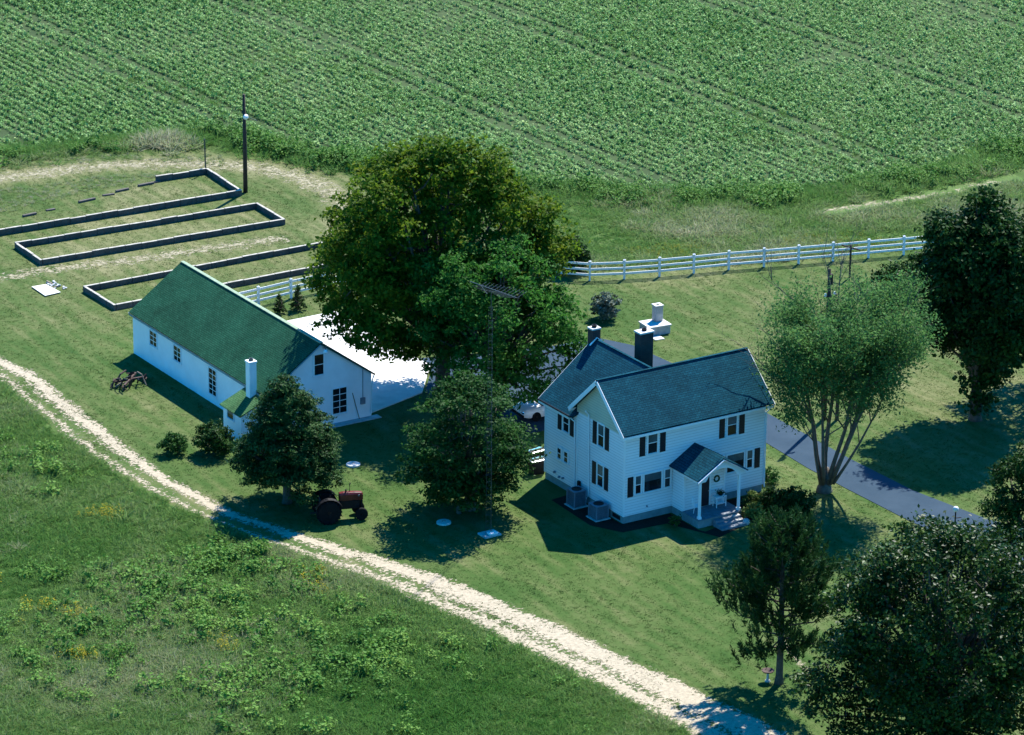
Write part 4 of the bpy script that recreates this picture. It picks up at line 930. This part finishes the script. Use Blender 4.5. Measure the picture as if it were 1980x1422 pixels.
LJ = ring_lobes(np.random.default_rng(81), 7.1, 7.4, 6.5, 56, 1.25, -.9)+ring_lobes(np.random.default_rng(82), 6.6, 5.0, 5.0, 12, 1.8, -.9)
LJ += [(-5.6,0,4.4,1.3),(-6.2,.2,4.0,1.0),(-5.9,-.5,2.9,1.0),(-4.4,0,6.4,1.3),(-3.6,.4,8.6,1.2),(-2.6,0,10.4,1.3),(-.6,0,11.9,1.2),(.6,.4,11.8,1.1),(3.2,0,10.6,1.4),(-4.6,-1,1.9,1.3),(-2.8,-2,2.2,1.5),(-.6,-3,2.4,1.5),(1.6,-3,2.6,1.5),(3.8,-2,2.4,1.5),(-3.6,1,3.4,1.4),(5.4,-1,3.2,1.5),(0,-4.6,3.2,1.5)]
broadleaf('glossy_tree', (-4.1,-33.9), 'big dark tree with glossy leaves filling the lower right corner', 'leafJ', LJ, .42, 2.4, 18, 28, .46, .22, 82)
def pine():
    rng = np.random.default_rng(91); T = empty('pine_tree', (-5.1,-22.0,0), 'open pine with upswept branches and bare lower trunk in the front lawn', 'tree'); mb = MB(); PP = []; NN = []; UU = []
    mb.tube([(0,0,-.2),(.02,0,.4),(.03,0,3.2),(-.03,0,6.5),(-.02,0,9.2)], [.30,.2,.16,.10,.02], 10)
    for i in range(64):
        z = 1.9+6.9*(i/63)**.9; a = 2.4*i+rng.uniform(-.4,.4); L = (3.5 if z > 3 else 2.1)*(1-((z-1.6)/8.0)**1.4)*rng.uniform(.7,1.05)+.35; dz = L*rng.uniform(.35,.75) if z > 2.8 else L*rng.uniform(-.35,.1)
        d = np.array([math.cos(a), math.sin(a), 0]); p0 = np.array([0,0,z]); p1 = p0+d*L*.55+np.array([0,0,dz*.3]); p2 = p0+d*L+np.array([0,0,dz])
        mb.tube([p0,p1,p2], [.055,.035,.012], 5)
        for f in np.linspace(.35, 1.0, max(4, int(L*3.2))):
            c = (1-f)**2*p0+2*f*(1-f)*p1+f*f*p2
            for _ in range(3):
                q = c+rng.normal(size=3)*np.array([.24,.24,.18]); tip = d*.35+np.array([0,0,.9]); m = 28
                s = rng.uniform(0,1,(m,1)); ax = tip+rng.normal(size=(m,3))*.55; ax /= np.linalg.norm(ax, axis=1)[:,None]
                PP.append(q+tip*(s-.4)*.7+ax*.12); UU.append(ax); NN.append(np.cross(ax, rng.normal(size=(m,3))))
    mb.build('trunk', 'bark', T, smooth=True)
    P = np.concatenate(PP); V, F = leaves(rng, P, np.concatenate(NN), .27, .22, .1, np.concatenate(UU)*3); npmesh('crown', V, F, 'leafK', T)
pine()
def shrub(name, x, y, R, Hh, mat, label, seed, size=.15, n=10, group=None, cone=False, ncl=85, nlf=22):
    rng = np.random.default_rng(seed)
    if cone:
        L = []
        for i in range(26):
            f = i/25; a = 2.4*i; r = R*(1-f)*.8; L.append((math.cos(a)*r, math.sin(a)*r, .12+f*Hh*.9, np.array([.26,.26,.22])*R*(1.2-.7*f)))
        ncl *= 4
    else:
        L = ring_lobes(rng, Hh*.5, R, Hh*.58, n, R*.50, -.85)+[(0,0,Hh*.42,np.array([R*.62,R*.62,Hh*.34]))]
    return broadleaf(name, (x,y), label, mat, L, .05, .15, ncl, nlf, .16 if not cone else .08, size, seed+1, trunk_h=Hh*.6, cat='shrub', group=group, crown_part='foliage')
shrub('flowering_shrub', 18.55, 29.7, .85, 1.75, 'leafW', 'rounded shrub with pale tips alone on the back lawn', 201, .17, 12)
shrub('small_conifer', .85, 41.5, .48, 1.30, 'leafF', 'small dark cone-shaped conifer before the short fence, left of a pair', 203, .10, cone=True, group='small conifers behind the garage')
shrub('small_conifer', 2.3, 41.6, .58, 1.65, 'leafF', 'small dark cone-shaped conifer before the short fence, right of a pair', 205, .10, cone=True, group='small conifers behind the garage')
shrub('small_conifer', -.5, 42.4, .3, .7, 'leafF', 'tiny dark conifer just peeping over the garage ridge', 207, .08, cone=True, group='small conifers behind the garage')
shrub('round_shrub', -16.75, 22.9, .74, 1.1, 'leafC', 'smaller bright green round shrub left of the lean-to', 209, .14, 10)
shrub('round_shrub', -14.7, 21.6, 1.05, 1.6, 'leafF', 'larger dark green round shrub beside the lean-to', 211, .15, 12)
shrub('dark_bush', 21.9, 38.9, 1.15, 2.2, 'leafF', 'dark bush growing behind the bend of the white fence', 213, .18, 12)
shrub('foundation_shrub', 10.85, .75, .5, .85, 'leafC', 'small spiky green shrub at the right corner of the farmhouse', 215, .16, 7)
shrub('foundation_shrub', 7.9, -1.7, .62, .85, 'leafY', 'yellow-flecked low shrub beside the porch wall', 217, .15, 8)
shrub('foundation_shrub', 8.6, -2.4, .8, 1.0, 'leafF', 'dark low shrub between the yellow-flecked shrub and the blue-green one', 219, .15, 9)
shrub('foundation_shrub', 6.75, -3.25, .62, .95, 'leafY', 'yellow-flecked shrub touching the right porch post', 221, .15, 9)
shrub('foundation_shrub', 8.9, -4.1, 1.15, 1.45, 'leafF', 'largest dark rounded shrub right of the porch', 223, .17, 12)
shrub('foundation_shrub', 2.4, -1.7, .35, .55, 'leafC', 'tiny green shrub in the shade left of the porch', 225, .12, 6)

rp = np.random.default_rng(5); pp = rp.normal(size=(160,3))*np.array([.12,.12,.07])+np.array([0,0,.2]); V_, F_ = leaves(rp, pp, rp.normal(size=(160,3))+np.array([0,0,.8]), .08); npmesh('foliage', V_, F_, 'leafF', pt)

# ------------------------------------------------------------------ scattered ground cover
def variant(name, V, F, mat):
    me = bpy.data.meshes.new(name); me.from_pydata([tuple(v) for v in V], [], [tuple(int(i) for i in f) for f in F]); me.materials.append(MT[mat]); return bpy.data.objects.new(name, me)
def blades(rng, n, spread, h, wd, lean=.45):
    V = []; F = []
    for i in range(n):
        a = rng.uniform(0,6.283); r = spread*math.sqrt(rng.uniform()); p = np.array([math.cos(a)*r, math.sin(a)*r, 0]); d = rng.normal(size=3)*lean; d[2] = 1; d += np.array([p[0],p[1],0])/max(spread,.01)*.3; d /= np.linalg.norm(d)
        L = h*rng.uniform(.5,1.2); t = np.cross(d, rng.normal(size=3)); t /= np.linalg.norm(t); k = len(V); b = p+d*L*.55; e = p+d*L+np.array([d[0],d[1],-.25])*L*.25
        V += [p-t*wd, p+t*wd, b-t*wd*.8, b+t*wd*.8, e]; F += [(k,k+1,k+3),(k,k+3,k+2),(k+2,k+3,k+4)]
    return V, F
def leafplant(rng, n, spread, h, size, hollow=.35):
    d = sphere_dirs(rng, n, -.1); n = len(d); q = rng.uniform(hollow, 1., n)[:,None]; P = d*q*np.array([spread, spread, h]); P[:,2] = np.abs(P[:,2])+h*.12
    return leaves(rng, P, d*.5+np.array([0,0,.9])+rng.normal(size=(n,3))*.5, size, .72)
def scatter(name, P, scale, tint, vars_, label, cat):
    n = len(P); rng = np.random.default_rng(n)
    me = bpy.data.meshes.new(name); me.vertices.add(n); me.vertices.foreach_set('co', np.ascontiguousarray(P, dtype=np.float32).ravel())
    def att(nm, ty, fld, v): a = me.attributes.new(nm, ty, 'POINT'); a.data.foreach_set(fld, np.ascontiguousarray(v).ravel())
    att('scl', 'FLOAT', 'value', scale.astype(np.float32)); att('tint', 'FLOAT', 'value', tint.astype(np.float32))
    r = np.zeros((n,3), np.float32); r[:,2] = rng.uniform(0,6.283,n); r[:,:2] = rng.normal(size=(n,2))*.08
    att('rot', 'FLOAT_VECTOR', 'vector', r); att('vid', 'INT', 'value', rng.integers(0, len(vars_), n).astype(np.int32))
    col = bpy.data.collections.new(name+'_variants')
    for v in vars_: col.objects.link(v)
    g = bpy.data.node_groups.new(name, 'GeometryNodeTree')
    g.interface.new_socket('Geometry', in_out='INPUT', socket_type='NodeSocketGeometry'); g.interface.new_socket('Geometry', in_out='OUTPUT', socket_type='NodeSocketGeometry')
    gi, go = g.nodes.new('NodeGroupInput'), g.nodes.new('NodeGroupOutput')
    ci = g.nodes.new('GeometryNodeCollectionInfo'); ci.inputs[0].default_value = col; ci.inputs[1].default_value = True; ci.inputs[2].default_value = True
    iop = g.nodes.new('GeometryNodeInstanceOnPoints'); iop.inputs['Pick Instance'].default_value = True
    def na(nm, ty): x = g.nodes.new('GeometryNodeInputNamedAttribute'); x.data_type = ty; x.inputs[0].default_value = nm; return x.outputs[0]
    e = g.nodes.new('FunctionNodeEulerToRotation')
    L = g.links.new; L(gi.outputs[0], iop.inputs['Points']); L(ci.outputs[0], iop.inputs['Instance']); L(na('vid','INT'), iop.inputs['Instance Index'])
    L(na('rot','FLOAT_VECTOR'), e.inputs[0]); L(e.outputs[0], iop.inputs['Rotation']); L(na('scl','FLOAT'), iop.inputs['Scale']); L(iop.outputs[0], go.inputs[0])
    o = bpy.data.objects.new(name, me); COL.objects.link(o); m = o.modifiers.new('scatter', 'NODES'); m.node_group = g
    return tag(o, label, cat, None, 'stuff')
VIEW = [(16,128),(100,82),(5,-37),(-47,-6)]
def rnd_in(rng, poly, dens, clip=VIEW):
    q = np.array(poly); lo, hi = q.min(0), q.max(0)
    if clip is not None: c = np.array(clip); lo = np.maximum(lo, c.min(0)); hi = np.minimum(hi, c.max(0))
    n = int((hi-lo).prod()*dens); P = rng.uniform(lo, hi, (n,2)); k = inpoly(P, poly)
    if clip is not None: k &= inpoly(P, clip)
    P = P[k]; return np.concatenate([P, np.zeros((len(P),1))], 1)
vr = np.random.default_rng(5)
G4 = lambda c, k=1.: tuple(x*k for x in c)
MT['crop'] = leafmat('crop_leaf', [(.08, (.065, .185, .038)), (.4, (.165, .330, .080)), (.7, (.295, .455, .150)), (.95, (.44, .52, .17))], .25, .6, True, gloss=.15)
MT['grass'] = leafmat('wild_grass', [(.05, (.036, .125, .022)), (.3, (.080, .195, .040)), (.55, (.155, .260, .072)), (.75, (.290, .320, .165)), (.95, (.46, .41, .31))], .5, .7, True, gloss=.05)
MT['weed'] = leafmat('weed_leaf', [(.1, (.045, .135, .020)), (.5, (.100, .225, .034)), (.9, (.185, .320, .056))], .3, .6, True, gloss=.1)
MT['gold'] = leafmat('yellow_flower', [(.1, (.20, .22, .02)), (.9, (.55, .42, .02))], .2, .6, True)
MT['tuft'] = leafmat('lawn_blade', [(.05, (.026, .078, .012)), (.4, (.046, .102, .020)), (.7, (.084, .128, .034)), (.95, (.18, .18, .075))], .35, .7, True, gloss=.15)
crops = [variant('crop_plant', *leafplant(vr, 20, .22, .36, .15), 'crop') for _ in range(4)]
grasses = [variant('grass_clump', *blades(vr, 24, .30, .50, .017, .95), 'grass') for _ in range(4)]
weeds = [variant('weed_clump', *leafplant(vr, 60, .38, .62, .13, .2), 'weed') for _ in range(3)]
golds = [variant('flower_clump', *leafplant(vr, 34, .34, .85, .09, .7), 'gold') for _ in range(2)]
tufts = [variant('turf_tuft', *blades(vr, 8, .16, .036, .016, 1.2), 'tuft') for _ in range(4)]

def place_cover():
    rng = np.random.default_rng(77)
    # rows run along y, leaning very slightly; wheel tracks left open
    xs = np.arange(-12, 104, .76); PP = []
    for i, x in enumerate(xs):
        y = np.arange(44, 132, 1.3 if (i % 23) in (17, 20) else .24); n = len(y); p = np.stack([x-(y-80)*.035+rng.normal(size=n)*.07, y+rng.normal(size=n)*.12, np.zeros(n)], 1); PP.append(p)
    P = np.concatenate(PP); P = P[inpoly(P, FIELD) & inpoly(P, VIEW)]
    v = fbm(P, 3, .10)+.5*fbm(P, 4, .45); keep = rng.uniform(size=len(P)) > np.clip(v*.5-.15, 0, .5); P = P[keep]; v = v[keep]
    scatter('crop_rows', P, (1.0-.28*np.clip(v,-.6,1)+rng.normal(size=len(P))*.2).clip(.45,1.5), (.45+.22*v+rng.normal(size=len(P))*.16).clip(0,1), crops, 'wide field of low green crop plants in rows', 'crop')
    # weeds inside the crop
    P = rnd_in(rng, FIELD, .9); v = fbm(P, 8, .13); P = P[v > .25]; v = fbm(P, 18, .3)
    scatter('field_weeds', P, rng.uniform(.6,1.1,len(P)), (.45+.25*v).clip(0,1), grasses, 'grassy weeds growing among the crop rows', 'weeds')
    # foreground rough field
    P = rnd_in(rng, WEEDS, 20); v = fbm(P, 21, .16); v2 = fbm(P, 22, .5)
    scatter('wild_grass', P, (.85+.34*v2+rng.normal(size=len(P))*.18).clip(.5,1.6), (.48+.42*v+.16*v2+rng.normal(size=len(P))*.06).clip(0,1), grasses, 'tall wild grass of the rough field in the foreground', 'grass')
    P = rnd_in(rng, WEEDS, 7); v = fbm(P, 23, .22); c = np.exp(-(((P[:,0]+24)/9)**2+((P[:,1]-0)/9)**2)); P = P[(v+c*.9+rng.normal(size=len(P))*.28) > .62]; P = P[inpoly(P, [(x-1.2, y) for x, y in LANE_L]+[(-70,-60),(-90,60)])]
    scatter('leafy_weeds', P, (.55+1.3*rng.uniform(size=len(P))**2.2), (.5+.4*fbm(P, 24, .5)+rng.normal(size=len(P))*.15).clip(0,1), weeds, 'leafy green weeds in clumps among the wild grass of the foreground', 'weeds')
    cs = [(-25.2,16.5),(-24.6,15.8),(-33.8,6.2),(-32.3,4.6),(-34.8,-.6),(-27.5,-3.5),(-18.6,2.2),(-19.4,1.0),(-34.4,11)]
    P = np.concatenate([np.array([*c,0])+rng.normal(size=(12,3))*np.array([.45,.45,0]) for c in cs]); 
    scatter('yellow_wildflowers', P, rng.uniform(.55,.95,len(P)), rng.uniform(.3,1,len(P)), golds, 'yellow wildflowers dotted in the foreground grass', 'flowers')
    # meadow beyond the fence
    P = rnd_in(rng, MEADOW, 15); v = fbm(P, 31, .25); k = ~((np.abs(P[:,1]-40.3) < .8) & (P[:,0] > 44)); P, v = P[k], v[k]
    scatter('meadow_grass', P, (.85+.5*v+rng.normal(size=len(P))*.25).clip(.4,1.8), (.62+.40*v+rng.normal(size=len(P))*.06).clip(0,1), grasses, 'pale meadow grass between the white fence and the crop field', 'grass')
    P = rnd_in(rng, [(24,37.6),(36,34),(47,31),(56,29.5),(57,33),(44,35.5),(36,38),(27,41)], 9); v = fbm(P, 33, .5); P = P[v > .0]
    scatter('meadow_flowers', P, rng.uniform(.25,.5,len(P)), rng.uniform(0,.6,len(P)), golds, 'pale yellow flower heads in the meadow behind the white fence', 'flowers')
    # tall weeds along the field edge
    E_ = np.array([(-14,84),(0.4,82.2),(8.8,81.2),(15.9,78.8),(19.6,71.8),(22.,66.8),(31.4,53.8),(35.5,50.),(43.4,45.0),(51.8,43.6),(61.5,43.9),(68,45.6),(80,48)])
    t = rng.uniform(0, len(E_)-1, 5200); i = t.astype(int); P = E_[i]+(E_[np.minimum(i+1,len(E_)-1)]-E_[i])*(t-i)[:,None]; P = np.concatenate([P+rng.normal(size=(len(P),2))*1.15, np.zeros((len(P),1))], 1); v = fbm(P, 41, .35)
    scatter('edge_weeds', P, (1.05+.7*v+rng.normal(size=len(P))*.2).clip(.3,2.3), (.30+.25*v+.35*(P[:,0] < 14)*(P[:,1] < 81)+rng.normal(size=len(P))*.06).clip(0,1), grasses, 'tall dark weeds in a band along the edge of the crop field', 'weeds')
    t = rng.uniform(0, len(E_)-1, 2600); i = t.astype(int); P = E_[i]+(E_[np.minimum(i+1,len(E_)-1)]-E_[i])*(t-i)[:,None]; P = np.concatenate([P+rng.normal(size=(len(P),2))*.9, np.zeros((len(P),1))], 1); v = fbm(P, 43, .55)+.35*(P[:,0] > 15); P, v = P[v > .18], v[v > .18]
    scatter('edge_bushes', P, (.8+.9*v+rng.normal(size=len(P))*.25).clip(.5,2.4), rng.uniform(0,.7,len(P)), weeds, 'low dark leafy bushes along the edge of the crop field', 'bushes')
    P = rnd_in(rng, WEEDS, 6); v = fbm(P, 71, .12); P, v = P[v > .2], v[v > .2]
    scatter('pale_grass', P, (.7+.35*v+rng.normal(size=len(P))*.2).clip(.4,1.4), (.72+.2*v+rng.normal(size=len(P))*.08).clip(0,1), grasses, 'pale seeding grass in drifts across the foreground field', 'grass')
    # weeds fringing the track and the beds
    P = np.concatenate([rnd_in(rng, [(-14,76),(3,74.5),(9,73),(10,72),(2,71.5),(-14,68)], 9), rnd_in(rng, [(-14,81),(3,80),(9,78.2),(12,76.4),(15,74),(13,72),(9,76.4),(3,78.4),(-14,80)], 6)])
    scatter('dry_grass', P, rng.uniform(.25,.6,len(P)), rng.uniform(.5,1.0,len(P)), grasses, 'dry brownish grass around the farthest garden bed', 'grass')
    # mown turf
    LAWN = [(x+.0, y) for x, y in LANE_R]+[(2,-50),(30,-30),(70,30),(56,28),(36,33.4),(24,38.2),(20.5,41),(19,50),(20,62),(19,71),(14,78),(3,81),(-14,83)]
    P = rnd_in(rng, LAWN, 22); bad = inpoly(P, DRIVE) | inpoly(P, [(-3.5,22.4),(1.2,24.0),(4.25,27.9),(4.25,40),(-3.5,40)]) | inpoly(P, [(0,0),(W,0),(W,D),(WX,D),(WX,WN),(0,WN)]) | inpoly(P, [(GX,GY),(GX+GW,GY),(GX+GW,GY+GL),(GX,GY+GL)]) | inpoly(P, [(-12.6,22.2),(-10.7,22.2),(-10.7,24.5),(-12.6,24.5)]) | inpoly(P, [(-10.9,54.6),(-9.5,54.6),(-9.4,52.3),(-11,52.2)]) | inpoly(P, [(-2.0,9.1),(-.05,9.1),(-.05,0.1),(3.2,-.05),(3.2,-2.9),(6.6,-2.7),(6.6,-.1),(9.9,-.1),(9.8,-1.1),(6.9,-3.8),(3.6,-4.4),(2.2,-1.6),(-.9,-1.4),(-2.2,1.0)]); P = P[~bad]
    v = fbm(P, 51, .18); v2 = fbm(P, 52, .9)
    dry = .55*np.exp(-(((P[:,0]-2)/16)**2+((P[:,1]-60)/14)**2))+.3*np.exp(-(((P[:,0]-30)/16)**2+((P[:,1]-14)/13)**2))
    scatter('mown_grass', P, (1.0+.3*v2+rng.normal(size=len(P))*.15).clip(.5,1.8), (.36+.12*v+.08*v2+.45*dry+rng.normal(size=len(P))*.05).clip(0,1), tufts, 'short mown grass of the lawns', 'grass')
    # grass in the middle of the track
    P = rnd_in(rng, LANE_L+LANE_R[::-1], 16); v = fbm(P, 61, .7); P = P[v > .12]
    scatter('track_grass', P, rng.uniform(.8,1.6,len(P)), rng.uniform(.2,.6,len(P)), tufts, 'tufts of grass growing along the sand track', 'grass')
place_cover()
